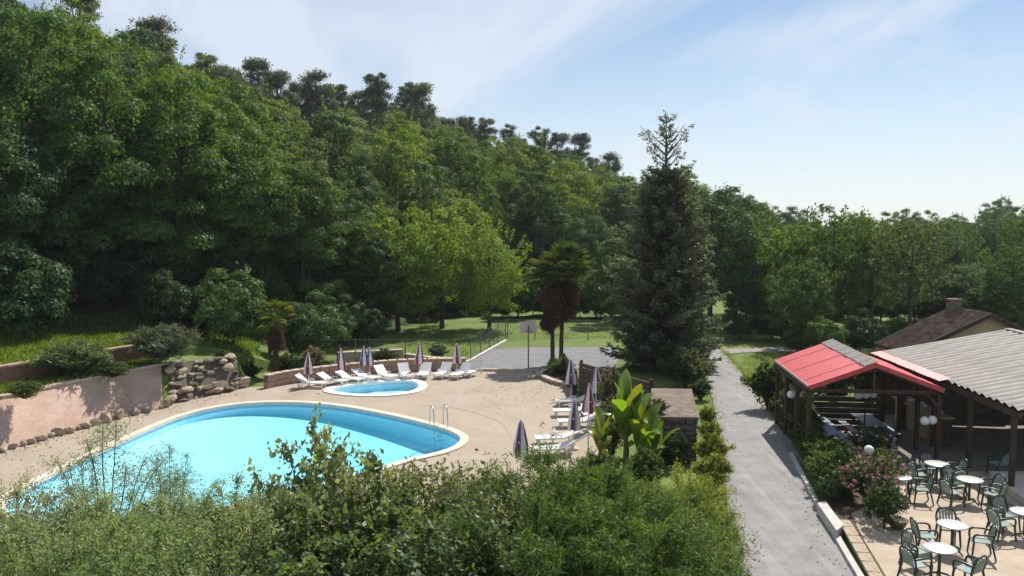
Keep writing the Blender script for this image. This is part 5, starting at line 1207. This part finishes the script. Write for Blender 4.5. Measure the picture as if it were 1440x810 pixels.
# ------------------------------------------------------------------ grass tufts over the lawns and terrace
rng = np.random.default_rng(5); G = []
def tufts(n, fn):
    k = 0
    while k < n:
        u = rng.uniform(0, 1); v = rng.uniform(0, 1); p = fn(u, v)
        if p is not None: G.append(p); k += 1
def left_terr(u, v):
    uu_ = -60+u*420; y0, y1 = upw(uu_)+.25, foot(uu_)+1.5; Y = y0+(y1-y0)*v; X = (uu_-720)/FPX*Y; return (X, Y, gz(X, Y))
def bank_bed(u, v):
    uu_ = -60+u*280; y0, y1 = bank_hi(uu_)+.15, upw(uu_)-.15; Y = y0+(y1-y0)*v; X = (uu_-720)/FPX*Y; return (X, Y, zbank(uu_))
def lawn(u, v):
    x = 560+u*330; y = 452+v*60; p = px(x, y)
    if y > 478 and x > 640+(510-y)*1.6: return None
    return (p.x, p.y, 0)
def lawn2(u, v): p = px(1045+u*90, 496+v*48); return (p.x, p.y, 0) if p.x > 10.9 or True else None
def verge(u, v):
    i = int(u*(len(A)-12))+6; f = u*(len(A)-12)-int(u*(len(A)-12)); q = A[i].lerp(A[i+1], f) if v < .5 else B[i].lerp(B[i+1], f)
    if v >= .5 and q.y < 32: return None
    return (q.x+rng.normal()*.12+(-.08 if v < .5 else .08), q.y, .0)
tufts(1500, verge); tufts(9000, left_terr); tufts(2500, bank_bed); tufts(7000, lawn); tufts(2500, lawn2)
G = np.array(G); nb = 3; P = np.repeat(G, nb, 0)+rng.normal(size=(len(G)*nb,3))*np.array([.12,.12,0]); Hh_ = rng.uniform(.10,.28,len(P))*np.where(P[:,2] > .3, 1, .5); P[:,2] += Hh_*.42
T = rng.normal(size=(len(P),3))*.45+np.array([0,0,1]); gr = link('grass', leaf_mesh('grass', P, rng.normal(size=(len(P),3))*np.array([1,1,.1]), Hh_, Hh_*.22, M['leaf'], rng, T=T)); gr.color = (.15,.21,.04,1)
tag(gr, 'uneven green grass on the terrace and lawns', 'grass', kind='stuff')
nl = 900; lx = rng.uniform(0, 1, nl); LP_ = []
for k in range(nl):
    m_ = k % 3
    if m_ == 0: i = rng.integers(6, len(A)-14); q = A[i].lerp(B[i], float(np.clip(abs(rng.normal())*.14, 0, 1)) if k % 2 else 1-float(np.clip(abs(rng.normal())*.14, 0, 1))); LP_.append((q.x, q.y+rng.normal()*.4, .02))
    elif m_ == 1: u_ = rng.uniform(-50, 340); Y_ = bank_lo(u_)-.4-abs(rng.normal())*.7; LP_.append(((u_-720)/FPX*Y_, Y_, .012))
    else: q = px(rng.uniform(670, 830), 528+abs(rng.normal())*26); LP_.append((q.x, q.y, .014))
LP_ = np.array(LP_); lo_ = link('fallen_leaves', leaf_mesh('fallen_leaves', LP_, rng.normal(size=(nl,3))*.25+np.array([0,0,1]), rng.uniform(.05,.11,nl), .05, M['dead'], rng, fold=.05)); tag(lo_, 'scattered dry leaves on the road and pool deck', 'leaves', kind='stuff')
# ------------------------------------------------------------------ the air
hz = MB(); hz.box((0,0,0), (1640,1640,66)); hm = bpy.data.materials.new('thin summer haze'); hm.use_nodes = True; t = hm.node_tree; t.nodes.clear()
pvn = t.nodes.new('ShaderNodeVolumePrincipled'); pvn.inputs['Color'].default_value = (.86,.92,1,1); pvn.inputs['Density'].default_value = .0002; pvn.inputs['Anisotropy'].default_value = .2
oo = t.nodes.new('ShaderNodeOutputMaterial'); t.links.new(pvn.outputs[0], oo.inputs['Volume'])
h_ = hz.obj('haze', hm); h_.location = (0, 0, 29.5); h_['kind'] = 'stuff'
